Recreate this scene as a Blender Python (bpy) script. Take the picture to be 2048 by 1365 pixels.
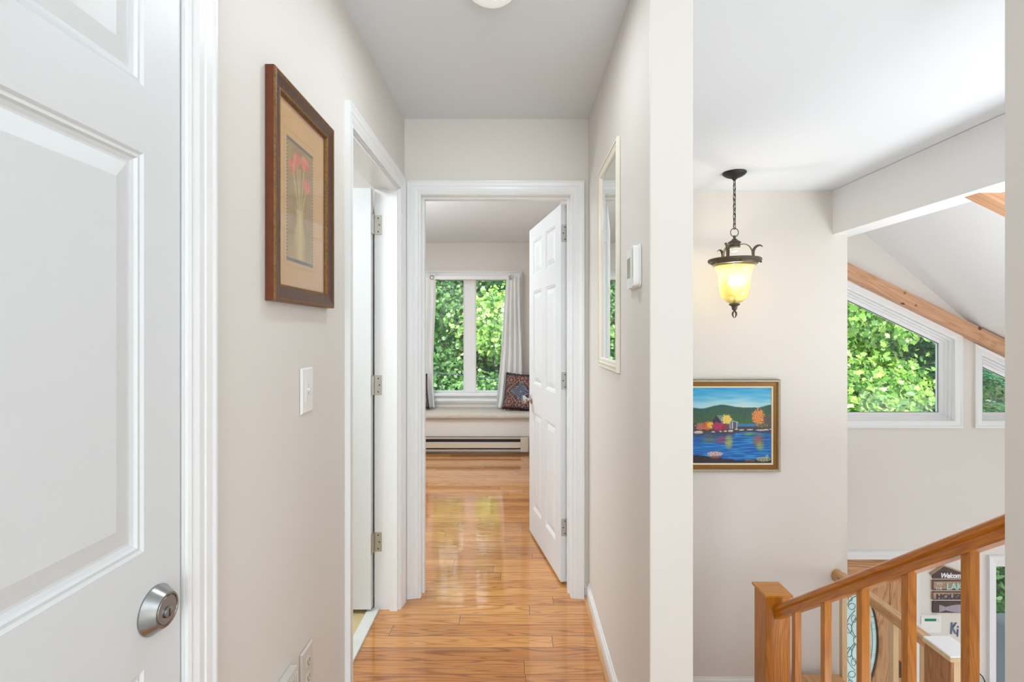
import bpy, bmesh, math, random
from mathutils import Vector, Matrix, noise
for o in list(bpy.data.objects): bpy.data.objects.remove(o)
S = bpy.context.scene; COL = S.collection
PI = math.pi
CZ = 1.361                       # eye height above the hall floor
# ------------------------------------------------------------------ camera
cam = bpy.data.cameras.new('camera'); co = bpy.data.objects.new('camera', cam); COL.objects.link(co)
co.location = (0, 0, CZ); co.rotation_euler = (PI/2, 0, 0)
cam.sensor_width = 36; cam.lens = 36*1000/2048; cam.shift_x = -0.00342; cam.shift_y = -0.00757
cam.clip_start = .02; cam.clip_end = 200
S.camera = co
S.view_settings.view_transform = 'Standard'; S.view_settings.look = 'None'
S.view_settings.exposure = 0.1; S.view_settings.gamma = 1
# ------------------------------------------------------------------ sky, sun and added fill lights
W = bpy.data.worlds.new('sky'); S.world = W; W.use_nodes = True
bg = W.node_tree.nodes['Background']; bg.inputs[0].default_value = (.82, .92, 1, 1); bg.inputs[1].default_value = 2.3
def lamp(name, kind, loc, energy, color=(1,1,1), rot=(0,0,0), size=None, sy=None):
    l = bpy.data.lights.new(name, kind); l.energy = energy; l.color = color
    if kind == 'AREA':
        l.shape = 'RECTANGLE'; l.size = size; l.size_y = sy or size
    elif kind == 'SUN': l.angle = size
    elif size: l.shadow_soft_size = size
    o = bpy.data.objects.new(name, l); COL.objects.link(o); o.location = loc; o.rotation_euler = rot
    return o
CW = (.85,.94,1)
lamp('sun', 'SUN', (0,-10,20), 6.3, (1,.97,.92), (math.radians(48), 0, math.radians(-22)), .03)
lamp('rear_fill_light', 'AREA', (.35,-3.7,1.45), 67.3, CW, (PI/2,0,0), 1.6, 1.9)  # added fill in front of the solid rear wall, no window there
lamp('hall_upfill', 'AREA', (.85,-.5,1.6), 17.7, CW, (PI,0,0), .4)  # unseen uplight added to brighten the hall ceiling by bounce
lamp('hall_downfill', 'AREA', (.35,-1.1,2.43), 8.4, CW, (0,0,0), .5)  # added overhead fill behind the camera, without a fixture
lamp('bedroom_downfill', 'AREA', (-1.3,3.9,2.4), 30.4, (.84,.93,1), (0,0,0), .7)  # added downward fill for the bedroom, out of frame
lamp('bedroom_upfill', 'AREA', (-1.6,3.5,1.5), 20.2, (.84,.93,1), (PI,0,0), .4)  # added upward fill to lift the bedroom ceiling
lamp('bathroom_downfill', 'AREA', (-1.5,1.7,2.4), 24.0, CW, (0,0,0), .5)  # added fill inside the unseen part of the bathroom
lamp('living_side_fill', 'AREA', (6.6,1.6,.0), 86.2, (.90,.95,1), (0,PI/2,0), 3.0, 3.6)  # large added side fill, the wall behind has no window
lamp('vault_upfill', 'AREA', (3.4,1.8,.5), 53.2, (.90,.95,1), (PI,0,0), 1.0)  # uplight added for the sloped ceiling, no floor lamp stands here
lamp('stairwell_upfill', 'AREA', (1.9,1.2,-1.2), 24.5, (.90,.95,1), (PI,0,0), .6)  # added below the frame to soften the ceiling shadow beside the beam
lamp('entry_downfill', 'AREA', (4.6,2.2,-.3), 19.2, (.90,.95,1), (0,0,0), .6)  # added fill for the entry side, hangs on no ceiling
# ------------------------------------------------------------------ helpers
def lin(c):
    c = c/255.0
    return c/12.92 if c <= .04045 else ((c+.055)/1.055)**2.4
def rgb(r, g, b): return (lin(r), lin(g), lin(b), 1)
def PX(px, py, Y):               # a point at distance Y from the picture's measurements
    return ((px-1031)/1000*Y, Y, CZ-(py-667)/1000*Y)
def ZY(py, Y): return CZ-(py-667)/1000*Y
def XY(px, Y): return (px-1031)/1000*Y

class MB:
    def __init__(s): s.bm = bmesh.new(); s.mi = 0
    def face(s, pts):
        vs = [s.bm.verts.new(p) for p in pts]
        f = s.bm.faces.new(vs); f.material_index = s.mi; return f
    def box(s, x0, x1, y0, y1, z0, z1, bev=0, seg=2):
        if x0 > x1: x0, x1 = x1, x0
        if y0 > y1: y0, y1 = y1, y0
        if z0 > z1: z0, z1 = z1, z0
        v = [s.bm.verts.new(p) for p in ((x0,y0,z0),(x1,y0,z0),(x1,y1,z0),(x0,y1,z0),(x0,y0,z1),(x1,y0,z1),(x1,y1,z1),(x0,y1,z1))]
        fs = [s.bm.faces.new([v[i] for i in q]) for q in ((3,2,1,0),(4,5,6,7),(0,1,5,4),(1,2,6,5),(2,3,7,6),(3,0,4,7))]
        for f in fs: f.material_index = s.mi
        if bev:
            es = list({e for f in fs for e in f.edges})
            bmesh.ops.bevel(s.bm, geom=es, offset=bev, segments=seg, affect='EDGES', profile=.5)
        return s
    def prism(s, poly, t0, t1, m):        # poly of (u,v); m(u,v,w)->xyz
        a = [s.bm.verts.new(m(u, v, t0)) for u, v in poly]; b = [s.bm.verts.new(m(u, v, t1)) for u, v in poly]
        n = len(poly); fs = [s.bm.faces.new(a[::-1]), s.bm.faces.new(b)]
        for i in range(n): fs.append(s.bm.faces.new((a[i], a[(i+1)%n], b[(i+1)%n], b[i])))
        for f in fs: f.material_index = s.mi
        return s
    def lathe(s, prof, seg=32, m=lambda x,y,z:(x,y,z), ax=(0,0,0)):   # prof (r,z)
        rings = []
        for r, z in prof:
            if r < 1e-6: rings.append([s.bm.verts.new(m(ax[0], ax[1], ax[2]+z))])
            else: rings.append([s.bm.verts.new(m(ax[0]+r*math.cos(2*PI*i/seg), ax[1]+r*math.sin(2*PI*i/seg), ax[2]+z)) for i in range(seg)])
        for a, b in zip(rings, rings[1:]):
            for i in range(seg):
                j = (i+1) % seg
                if len(a) == 1 and len(b) == 1: continue
                if len(a) == 1: f = s.bm.faces.new((a[0], b[i], b[j]))
                elif len(b) == 1: f = s.bm.faces.new((a[i], a[j], b[0]))
                else: f = s.bm.faces.new((a[i], a[j], b[j], b[i]))
                f.material_index = s.mi; f.smooth = True
        return s
    def tube(s, pts, r, seg=8, closed=False, flat=None):
        pts = [Vector(p) for p in pts]; n = len(pts); rings = []
        rr = r if isinstance(r, (list, tuple)) else [r]*n
        up = None
        for i, p in enumerate(pts):
            if closed: t = pts[(i+1)%n]-pts[i-1]
            else: t = pts[min(i+1, n-1)]-pts[max(i-1, 0)]
            t.normalize()
            if up is None:
                up = Vector((0,0,1)) if abs(t.z) < .9 else Vector((0,1,0))
            a = t.cross(up)
            if a.length < 1e-4: a = t.cross(Vector((1,0,0)))
            a.normalize(); b = a.cross(t).normalized(); up = b
            fb = flat if flat else 1
            rings.append([s.bm.verts.new(p+a*rr[i]*math.cos(2*PI*k/seg)+b*rr[i]*fb*math.sin(2*PI*k/seg)) for k in range(seg)])
        rng = range(n) if closed else range(n-1)
        for i in rng:
            A, B = rings[i], rings[(i+1)%n]
            for k in range(seg):
                f = s.bm.faces.new((A[k], A[(k+1)%seg], B[(k+1)%seg], B[k])); f.smooth = True; f.material_index = s.mi
        if not closed:
            for R in (rings[0][::-1], rings[-1]):
                f = s.bm.faces.new(R); f.material_index = s.mi
        return s
    def moulding(s, path, prof, m, closed=False, smooth=False):
        """sweep profile (offset, height) along a mitred path in the plane; positive offset = to the left of travel"""
        n = len(path); P = [Vector((p[0], p[1])) for p in path]; rows = []
        for i in range(n):
            if closed or 0 < i < n-1:
                d0 = (P[i]-P[i-1]).normalized(); d1 = (P[(i+1)%n]-P[i]).normalized()
                n0 = Vector((-d0.y, d0.x)); n1 = Vector((-d1.y, d1.x)); b = (n0+n1).normalized()
                k = 1/max(.2, b.dot(n0)); nn = b*k
            elif i == 0:
                d = (P[1]-P[0]).normalized(); nn = Vector((-d.y, d.x))
            else:
                d = (P[-1]-P[-2]).normalized(); nn = Vector((-d.y, d.x))
            rows.append([s.bm.verts.new(m(P[i].x+nn.x*o, P[i].y+nn.y*o, h)) for o, h in prof])
        for i in (range(n) if closed else range(n-1)):
            A, B = rows[i], rows[(i+1)%n]
            for k in range(len(prof)-1):
                f = s.bm.faces.new((A[k], A[k+1], B[k+1], B[k])); f.material_index = s.mi; f.smooth = smooth
        if not closed and len(prof) > 2:
            for R in (rows[0], rows[-1]):
                f = s.bm.faces.new(R); f.material_index = s.mi
        return s
    def holes(s, outer, holes, t0, t1, m):
        es = []
        for loop in [outer]+holes:
            v = [s.bm.verts.new(m(u, w, t0)) for u, w in loop]
            es += [s.bm.edges.new((v[i], v[(i+1)%len(v)])) for i in range(len(v))]
        r = bmesh.ops.triangle_fill(s.bm, use_beauty=True, edges=es)
        fs = [g for g in r['geom'] if isinstance(g, bmesh.types.BMFace)]
        q = bmesh.ops.extrude_face_region(s.bm, geom=fs)
        a = Vector(m(0,0,t0)); b = Vector(m(0,0,t1))
        bmesh.ops.translate(s.bm, vec=b-a, verts=[g for g in q['geom'] if isinstance(g, bmesh.types.BMVert)])
        return s
    def build(s, name, mats, parent=None, recalc=True):
        if recalc: bmesh.ops.recalc_face_normals(s.bm, faces=s.bm.faces[:])
        me = bpy.data.meshes.new(name); sm = any(f.smooth for f in s.bm.faces); s.bm.to_mesh(me); s.bm.free()
        if sm: me.set_sharp_from_angle(angle=math.radians(32))
        for mt in (mats if isinstance(mats, (list, tuple)) else [mats]): me.materials.append(mt)
        return link(name, me, parent)
def link(name, me, parent=None):
    o = bpy.data.objects.new(name, me); COL.objects.link(o)
    if parent: adopt(o, parent)
    return o
def world_loc(o):
    v = Vector(o.location)
    while o.parent: o = o.parent; v = v+Vector(o.location)
    return v
def adopt(o, parent):
    root = parent
    while root.parent: root = root.parent
    o.parent = parent
    if parent.parent is None: o.matrix_parent_inverse = Matrix.Translation(-Vector(parent.location))
def thing(name, label, cat, loc, group=None):
    o = bpy.data.objects.new(name, None); COL.objects.link(o); o.location = loc; o.empty_display_size = .1
    o['label'] = label; o['category'] = cat
    if group: o['group'] = group
    return o
def tag(o, label, cat, group=None):
    o['label'] = label; o['category'] = cat
    if group: o['group'] = group
    return o
def struct(o, label=None):
    o['kind'] = 'structure'
    if label: o['label'] = label
    return o
def sempty(name, loc, label):
    o = bpy.data.objects.new(name, None); COL.objects.link(o); o.location = loc
    return struct(o, label)
def rect(u0, u1, v0, v1): return [(u0,v0),(u1,v0),(u1,v1),(u0,v1)]   # counter-clockwise: left = inside
def cw(u0, u1, v0, v1): return [(u0,v0),(u0,v1),(u1,v1),(u1,v0)]     # clockwise: left = outside
# planes: (u, v, w) with w towards the room
def on_left(u, v, w): return (-.571+w, u, v)
def on_right(u, v, w): return (.3755-w, u, v)
def on_y(Y): return lambda u, v, w: (u, Y-w, v)
# ------------------------------------------------------------------ materials
def mat(name, color, rough=.5, metal=0, bump=0, bscale=200, spec=.5, var=0, vscale=3, trans=0, bdist=.002):
    m = bpy.data.materials.new(name); m.use_nodes = True; nt = m.node_tree; b = nt.nodes['Principled BSDF']
    b.inputs['Base Color'].default_value = color; b.inputs['Roughness'].default_value = rough
    b.inputs['Metallic'].default_value = metal; b.inputs['Specular IOR Level'].default_value = spec
    if trans: b.inputs['Transmission Weight'].default_value = trans
    tc = nt.nodes.new('ShaderNodeTexCoord')
    n = nt.nodes.new('ShaderNodeTexNoise'); n.inputs['Scale'].default_value = bscale; n.inputs['Detail'].default_value = 3
    nt.links.new(tc.outputs['Object'], n.inputs['Vector'])
    if bump:
        bp = nt.nodes.new('ShaderNodeBump'); bp.inputs['Strength'].default_value = bump; bp.inputs['Distance'].default_value = bdist
        nt.links.new(n.outputs['Fac'], bp.inputs['Height']); nt.links.new(bp.outputs['Normal'], b.inputs['Normal'])
    if var:
        n2 = nt.nodes.new('ShaderNodeTexNoise'); n2.inputs['Scale'].default_value = vscale
        nt.links.new(tc.outputs['Object'], n2.inputs['Vector'])
        mx = nt.nodes.new('ShaderNodeMix'); mx.data_type = 'RGBA'
        mx.inputs['A'].default_value = tuple(c*(1-var) for c in color[:3])+(1,); mx.inputs['B'].default_value = tuple(min(1, c*(1+var)) for c in color[:3])+(1,)
        nt.links.new(n2.outputs['Fac'], mx.inputs['Factor']); nt.links.new(mx.outputs['Result'], b.inputs['Base Color'])
    return m
def N(nt, kind, **k):
    n = nt.nodes.new(kind)
    for a, v in k.items(): setattr(n, a, v)
    return n
def math_(nt, op, a, b=None, c=None):
    n = nt.nodes.new('ShaderNodeMath'); n.operation = op
    for i, v in enumerate((a, b, c)):
        if v is None: continue
        if isinstance(v, (int, float)): n.inputs[i].default_value = v
        else: nt.links.new(v, n.inputs[i])
    return n.outputs[0]
def ramp(nt, fac, stops):
    r = nt.nodes.new('ShaderNodeValToRGB'); e = r.color_ramp.elements
    e[0].position = stops[0][0]; e[0].color = stops[0][1]; e[1].position = stops[-1][0]; e[1].color = stops[-1][1]
    for p, c in stops[1:-1]:
        x = e.new(p); x.color = c
    nt.links.new(fac, r.inputs[0]); return r.outputs[0]
def wood(name, light, mid, dark, axis='X', rough=.3, rot=(0,0,0), k=1.0, coat=.3, knots=False, seed=0, ringw=.16):
    m = bpy.data.materials.new(name); m.use_nodes = True; nt = m.node_tree; b = nt.nodes['Principled BSDF']
    tc = N(nt, 'ShaderNodeTexCoord'); mp0 = N(nt, 'ShaderNodeMapping'); mp0.inputs['Rotation'].default_value = rot
    mp0.inputs['Location'].default_value = (seed*.37, seed*.53, seed*.71)
    nt.links.new(tc.outputs['Object'], mp0.inputs['Vector'])
    def noise_(along, across, det, dist=0):
        mp = N(nt, 'ShaderNodeMapping'); s = [across*k]*3; s['XYZ'.index(axis)] = along*k
        mp.inputs['Scale'].default_value = s; nt.links.new(mp0.outputs[0], mp.inputs['Vector'])
        n = N(nt, 'ShaderNodeTexNoise'); n.inputs['Scale'].default_value = 1; n.inputs['Detail'].default_value = det
        n.inputs['Distortion'].default_value = dist
        nt.links.new(mp.outputs[0], n.inputs['Vector']); return n.outputs['Fac']
    big = noise_(1.3, 11, 1.5, .3)
    rings = math_(nt, 'SINE', math_(nt, 'MULTIPLY', big, 70))
    rings = math_(nt, 'POWER', math_(nt, 'MULTIPLY_ADD', rings, .5, .5), 2.2)
    fine = noise_(6, 260, 3)
    f = math_(nt, 'ADD', math_(nt, 'MULTIPLY', rings, ringw), math_(nt, 'MULTIPLY', fine, .8))
    col = ramp(nt, f, [(.18, light), (.48, mid), (.95, dark)])
    if knots:
        v = N(nt, 'ShaderNodeTexVoronoi'); v.inputs['Scale'].default_value = 6.5; v.inputs['Randomness'].default_value = .9
        nt.links.new(mp0.outputs[0], v.inputs['Vector'])
        kk = ramp(nt, v.outputs['Distance'], [(.10, (1,1,1,1)), (.16, (0,0,0,1))])
        mx = N(nt, 'ShaderNodeMix', data_type='RGBA'); nt.links.new(kk, mx.inputs['Factor'])
        nt.links.new(col, mx.inputs['A']); mx.inputs['B'].default_value = rgb(95,62,45); col = mx.outputs['Result']
    nt.links.new(col, b.inputs['Base Color'])
    b.inputs['Roughness'].default_value = rough; b.inputs['Coat Weight'].default_value = coat; b.inputs['Coat Roughness'].default_value = .15
    bp = N(nt, 'ShaderNodeBump'); bp.inputs['Strength'].default_value = .12; bp.inputs['Distance'].default_value = .001
    nt.links.new(fine, bp.inputs['Height']); nt.links.new(bp.outputs[0], b.inputs['Normal'])
    return m
def floor_mat():
    m = bpy.data.materials.new('oak_floor'); m.use_nodes = True; nt = m.node_tree; b = nt.nodes['Principled BSDF']
    tc = N(nt, 'ShaderNodeTexCoord'); sp = N(nt, 'ShaderNodeSeparateXYZ'); nt.links.new(tc.outputs['Object'], sp.inputs[0])
    X, Y = sp.outputs[0], sp.outputs[1]
    wd = .0845
    r = math_(nt, 'DIVIDE', math_(nt, 'ADD', Y, .034), wd); row = math_(nt, 'FLOOR', r); fr = math_(nt, 'FRACT', r)
    def wn(a, bb=None):
        n = N(nt, 'ShaderNodeTexWhiteNoise', noise_dimensions='2D'); c = N(nt, 'ShaderNodeCombineXYZ')
        for i, q in enumerate((a, bb)):
            if q is None: continue
            nt.links.new(q, c.inputs[i])
        nt.links.new(c.outputs[0], n.inputs['Vector']); return n.outputs['Value']
    r1 = wn(row)
    cx = math_(nt, 'ADD', math_(nt, 'DIVIDE', X, 1.15), math_(nt, 'MULTIPLY', r1, 13.7)); colm = math_(nt, 'FLOOR', cx); fx = math_(nt, 'FRACT', cx)
    r2 = wn(row, colm)
    def grain(along, across, det, dist=0):
        c = N(nt, 'ShaderNodeCombineXYZ')
        nt.links.new(math_(nt, 'ADD', math_(nt, 'MULTIPLY', X, along), math_(nt, 'MULTIPLY', r2, 37)), c.inputs[0])
        nt.links.new(math_(nt, 'ADD', math_(nt, 'MULTIPLY', Y, across), math_(nt, 'MULTIPLY', r2, 91)), c.inputs[1])
        n = N(nt, 'ShaderNodeTexNoise'); n.inputs['Scale'].default_value = 1; n.inputs['Detail'].default_value = det; n.inputs['Distortion'].default_value = dist
        nt.links.new(c.outputs[0], n.inputs['Vector']); return n.outputs['Fac']
    big = grain(1.15, 17, 1.0, .35)
    rings = math_(nt, 'POWER', math_(nt, 'MULTIPLY_ADD', math_(nt, 'SINE', math_(nt, 'MULTIPLY', big, 74)), .5, .5), 3.5)
    fine = grain(8, 330, 3)
    g = math_(nt, 'ADD', math_(nt, 'MULTIPLY', rings, .34), math_(nt, 'MULTIPLY', fine, .74))
    g = math_(nt, 'ADD', g, math_(nt, 'MULTIPLY', math_(nt, 'SUBTRACT', r2, .5), .34))
    col = ramp(nt, g, [(.12, rgb(222,158,84)), (.46, rgb(198,128,56)), (.95, rgb(138,72,22))])
    def edge(fv, w):
        a = math_(nt, 'MINIMUM', fv, math_(nt, 'SUBTRACT', 1, fv)); return math_(nt, 'LESS_THAN', a, w)
    gap = math_(nt, 'MAXIMUM', edge(fr, .018), edge(fx, .0012))
    mx = N(nt, 'ShaderNodeMix', data_type='RGBA'); nt.links.new(gap, mx.inputs['Factor']); nt.links.new(col, mx.inputs['A']); mx.inputs['B'].default_value = rgb(110,60,28)
    nt.links.new(mx.outputs['Result'], b.inputs['Base Color'])
    b.inputs['Roughness'].default_value = .3; b.inputs['Coat Weight'].default_value = 1; b.inputs['Coat Roughness'].default_value = .05; b.inputs['Coat IOR'].default_value = 1.7
    # slight cupping of every board
    cup = math_(nt, 'MULTIPLY', math_(nt, 'POWER', math_(nt, 'ABSOLUTE', math_(nt, 'SUBTRACT', fr, .5)), 4), .005)
    h = math_(nt, 'SUBTRACT', math_(nt, 'MULTIPLY', fine, .00006), cup)
    bp = N(nt, 'ShaderNodeBump'); bp.inputs['Strength'].default_value = .5; bp.inputs['Distance'].default_value = 1
    nt.links.new(h, bp.inputs['Height'])
    for s_ in ('Normal', 'Coat Normal'): nt.links.new(bp.outputs[0], b.inputs[s_])
    return m
def attr_mat(name, rough=.6, coat=0, bump=0, bscale=300):
    m = mat(name, (1,1,1,1), rough, bump=bump, bscale=bscale); nt = m.node_tree
    a = N(nt, 'ShaderNodeAttribute', attribute_name='Col'); b = nt.nodes['Principled BSDF']
    nt.links.new(a.outputs['Color'], b.inputs['Base Color']); b.inputs['Coat Weight'].default_value = coat; b.inputs['Coat Roughness'].default_value = .03
    return m
def thin_glass(name, tint=(1,1,1,1), refl=.03):
    m = bpy.data.materials.new(name); m.use_nodes = True; nt = m.node_tree; nt.nodes.remove(nt.nodes['Principled BSDF'])
    t = N(nt, 'ShaderNodeBsdfTransparent'); t.inputs[0].default_value = tint
    g = N(nt, 'ShaderNodeBsdfGlossy'); g.inputs['Roughness'].default_value = .02
    lw = N(nt, 'ShaderNodeLayerWeight'); lw.inputs[0].default_value = .5
    fr = math_(nt, 'MULTIPLY_ADD', math_(nt, 'POWER', lw.outputs['Facing'], 5), .9, refl)
    mx = N(nt, 'ShaderNodeMixShader'); nt.links.new(fr, mx.inputs[0])
    nt.links.new(t.outputs[0], mx.inputs[1]); nt.links.new(g.outputs[0], mx.inputs[2])
    nt.links.new(mx.outputs[0], nt.nodes['Material Output'].inputs[0]); return m
def diffuser(name, color, tr=.5, tint=(1,1,1,1), tl=.5, gloss=1):
    """seeded / frosted glass: part clear, part scattering"""
    m = bpy.data.materials.new(name); m.use_nodes = True; nt = m.node_tree; nt.nodes.remove(nt.nodes['Principled BSDF'])
    t = N(nt, 'ShaderNodeBsdfTransparent'); t.inputs[0].default_value = tint
    d = N(nt, 'ShaderNodeBsdfTranslucent'); d.inputs[0].default_value = color
    e = N(nt, 'ShaderNodeBsdfDiffuse'); e.inputs[0].default_value = color
    g = N(nt, 'ShaderNodeBsdfGlossy'); g.inputs['Roughness'].default_value = .08
    a = N(nt, 'ShaderNodeMixShader'); a.inputs[0].default_value = tl; nt.links.new(e.outputs[0], a.inputs[1]); nt.links.new(d.outputs[0], a.inputs[2])
    c = N(nt, 'ShaderNodeMixShader'); c.inputs[0].default_value = tr; nt.links.new(a.outputs[0], c.inputs[1]); nt.links.new(t.outputs[0], c.inputs[2])
    lw = N(nt, 'ShaderNodeLayerWeight'); lw.inputs[0].default_value = .5
    fr = math_(nt, 'MULTIPLY_ADD', math_(nt, 'POWER', lw.outputs['Facing'], 5), .6*gloss, .04*gloss)
    z = N(nt, 'ShaderNodeMixShader'); nt.links.new(fr, z.inputs[0]); nt.links.new(c.outputs[0], z.inputs[1]); nt.links.new(g.outputs[0], z.inputs[2])
    nt.links.new(z.outputs[0], nt.nodes['Material Output'].inputs[0]); return m
def leaf_mat(name, stops, trl=.45):
    m = bpy.data.materials.new(name); m.use_nodes = True; nt = m.node_tree; nt.nodes.remove(nt.nodes['Principled BSDF'])
    g = N(nt, 'ShaderNodeNewGeometry'); col = ramp(nt, g.outputs['Random Per Island'], stops)
    d = N(nt, 'ShaderNodeBsdfDiffuse'); t = N(nt, 'ShaderNodeBsdfTranslucent'); gl = N(nt, 'ShaderNodeBsdfGlossy'); gl.inputs['Roughness'].default_value = .5
    nt.links.new(col, d.inputs[0]); nt.links.new(col, t.inputs[0])
    a = N(nt, 'ShaderNodeMixShader'); a.inputs[0].default_value = trl; nt.links.new(d.outputs[0], a.inputs[1]); nt.links.new(t.outputs[0], a.inputs[2])
    c = N(nt, 'ShaderNodeMixShader'); c.inputs[0].default_value = .07; nt.links.new(a.outputs[0], c.inputs[1]); nt.links.new(gl.outputs[0], c.inputs[2])
    nt.links.new(c.outputs[0], nt.nodes['Material Output'].inputs[0]); return m
def glow(name, color, s):
    m = bpy.data.materials.new(name); m.use_nodes = True; b = m.node_tree.nodes['Principled BSDF']
    b.inputs['Base Color'].default_value = color; b.inputs['Emission Color'].default_value = color; b.inputs['Emission Strength'].default_value = s
    return m
M = dict(
 wall=mat('beige_wall_paint', rgb(226,220,213), .55, bump=.05, bscale=160, var=.012, vscale=2, spec=.35),
 ceil=mat('white_ceiling_paint', rgb(231,235,239), .85, bump=.08, bscale=120, spec=.2),
 vault=mat('vault_white_paint', rgb(242,243,244), .8, bump=.05, bscale=120, spec=.2),
 trim=mat('white_trim_paint', rgb(236,236,236), .28),
 door=mat('white_moulded_door', rgb(224,226,227), .42, bump=.25, bscale=60, bdist=.0006),
 floor=floor_mat(),
 tile=mat('beige_tile', rgb(214,192,142), .35, var=.06, vscale=5),
 marble=mat('marble', rgb(225,225,220), .3, var=.12, vscale=18),
 nickel=mat('brushed_nickel', rgb(160,160,160), .27, 1, bump=.04, bscale=400),
 nickel_dark=mat('shaded_key_slot', rgb(50,50,50), .5, .6),
 steel=mat('satin_steel', rgb(196,194,188), .33, 1),
 dark=mat('dark_slot_shade_and_marks', rgb(70,70,72), .7),  # dark tone also stands for shade in outlet slots and thermostat groove
 plastic=mat('white_plastic', rgb(238,237,233), .35),
 almond=mat('almond_plastic', rgb(214,209,200), .4),
 lcd=mat('grey_green_display', rgb(150,152,128), .15, spec=.8),
 lcdgreen=glow('green_display', rgb(20,120,90), .15),
 cream=mat('cream_frame_paint', rgb(238,230,216), .35, var=.03, vscale=20),
 creamgold=mat('cream_and_gold_bead', rgb(206,186,150), .35, .2),
 mirror=mat('silvered_glass', rgb(228,234,230), .01, 1),
 frame=mat('walnut_frame', rgb(80,50,30), .35, bump=.5, bscale=120, var=.35, vscale=60),
 frame_side=mat('rubbed_red_brown_frame_edge', rgb(104,50,18), .35, bump=.4, bscale=90, var=.35, vscale=50),
 goldbead=mat('mottled_gold_bead', rgb(120,82,34), .45, .3, bump=.8, bscale=260, var=.75, vscale=160),
 silverbead=mat('antique_silver_gold_frame', rgb(176,166,142), .35, .75, bump=.8, bscale=200, var=.45, vscale=140),
 golddark=mat('ochre_gold_liner', rgb(138,92,24), .4, .25, var=.1, vscale=30),
 fabricwhite=mat('cream_linen_liner', rgb(235,225,195), .8),
 bronze=mat('aged_bronze', rgb(92,84,70), .45, .55, bump=.4, bscale=150, var=.25, vscale=60),
 black=mat('dark_iron', rgb(52,50,50), .5, .5),
 curtain=diffuser('white_cotton_voile', rgb(253,253,251), .03, (1,1,1,1), .12, 0),
 shag=mat('cream_pile_cover', rgb(222,214,200), .95, bump=1, bscale=160, bdist=.01, var=.06, vscale=60),
 heater=mat('beige_enamelled_steel', rgb(186,170,150), .35, .1),
 heater_lite=mat('beige_heater_cover', rgb(208,196,178), .35, .1),
 slot=mat('dark_slot', rgb(66,68,74), .5, .3),
 glass=thin_glass('window_glass'),
 oak=wood('golden_oak_z', rgb(220,148,50), rgb(192,116,28), rgb(140,72,8), 'Z', .32),
 oak_y=wood('golden_oak_rail', rgb(218,140,38), rgb(190,108,16), rgb(128,62,4), 'Y', .28, rot=(math.atan(.752),0,0), coat=.5),
 oak_yl=wood('pale_oak_rail', rgb(222,176,126), rgb(198,148,98), rgb(160,110,66), 'Y', .3),
 oak_x=wood('golden_oak_cap', rgb(222,154,56), rgb(200,126,34), rgb(150,84,14), 'X', .3),
 fir=wood('knotty_fir', rgb(222,178,142), rgb(200,152,116), rgb(166,114,80), 'X', .5, rot=(0,math.atan(-.49),0), coat=0, knots=True, k=.7),
 fdoor=wood('oak_door', rgb(216,170,126), rgb(194,144,100), rgb(150,102,64), 'Z', .35, k=.8, ringw=.34),
 fdoor_x=wood('oak_door_rail', rgb(216,170,126), rgb(194,144,100), rgb(150,102,64), 'X', .35, k=.8, seed=3, ringw=.34),
 oak_shade=wood('shaded_oak_panel', rgb(196,144,98), rgb(160,108,66), rgb(110,68,36), 'Z', .35),  # oak darkened to stand for the shaded side of the half wall
 pale=wood('lit_oak_side', rgb(232,206,168), rgb(222,192,150), rgb(196,160,116), 'Z', .4),  # oak lightened to stand for faces that catch the light
 came=mat('lead_came', rgb(150,160,166), .25, .9),
 bark=mat('tree_bark', rgb(92,80,66), .9, bump=.8, bscale=30, var=.3, vscale=6),
 soil=mat('woodland_floor', rgb(52,64,34), .95, bump=1, bscale=3, bdist=.1, var=.5, vscale=1.2),
 deck=mat('weathered_deck_wood', rgb(206,164,138), .7, var=.1),
 slate=mat('blue_grey_cover', rgb(104,112,120), .7),
 carpet=mat('neutral_bounce_carpet', rgb(205,202,198), .95, bump=.5, bscale=300),
 stone=mat('pale_entry_tile', rgb(210,205,198), .5, var=.05),
 vinyl=mat('black_edge_gasket', rgb(48,44,52), .5),
)
# ================================================================== THE SHELL
HC = CZ+1.103      # ceiling height
FD = 2.572         # wall at the end of the hall
LW, RW = -.571, .3755
Y1, Y2 = 3.857, 4.6
ZL, ZE = -1.396, -2.78           # landing and entry floor levels
# floors
b = MB(); b.box(-.571, 1.25, -4, .3, -.25, .006); struct(b.build('floor', M['carpet']), 'unseen pale carpet added to keep bounced light neutral')  # neutral floor added behind the camera to cut orange bounce
b = MB(); b.box(-.668, 1.25, .3, 1.42, -.25, 0); b.box(-.668, .497, 1.42, FD+.12, -.25, 0); b.box(-2.0, .3755, FD+.12, 6.09, -.25, 0)
struct(b.build('floor', M['floor']), 'glossy golden oak strip floor')
b = MB(); b.box(-2.3, -.725, .9, FD, -.25, .0)
struct(b.build('floor', M['tile']), 'beige tiled bathroom floor')
b = MB(); b.box(-.725, -.668, 1.742, 2.46, -.05, .012, .003)
struct(b.build('trim_1', M['marble']), 'veined white marble threshold of the bathroom doorway')
b = MB(); b.box(.497, 7, -1, Y2, ZE-.1, ZE)
struct(b.build('floor', M['stone']), 'entry hall floor a storey below')
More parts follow.
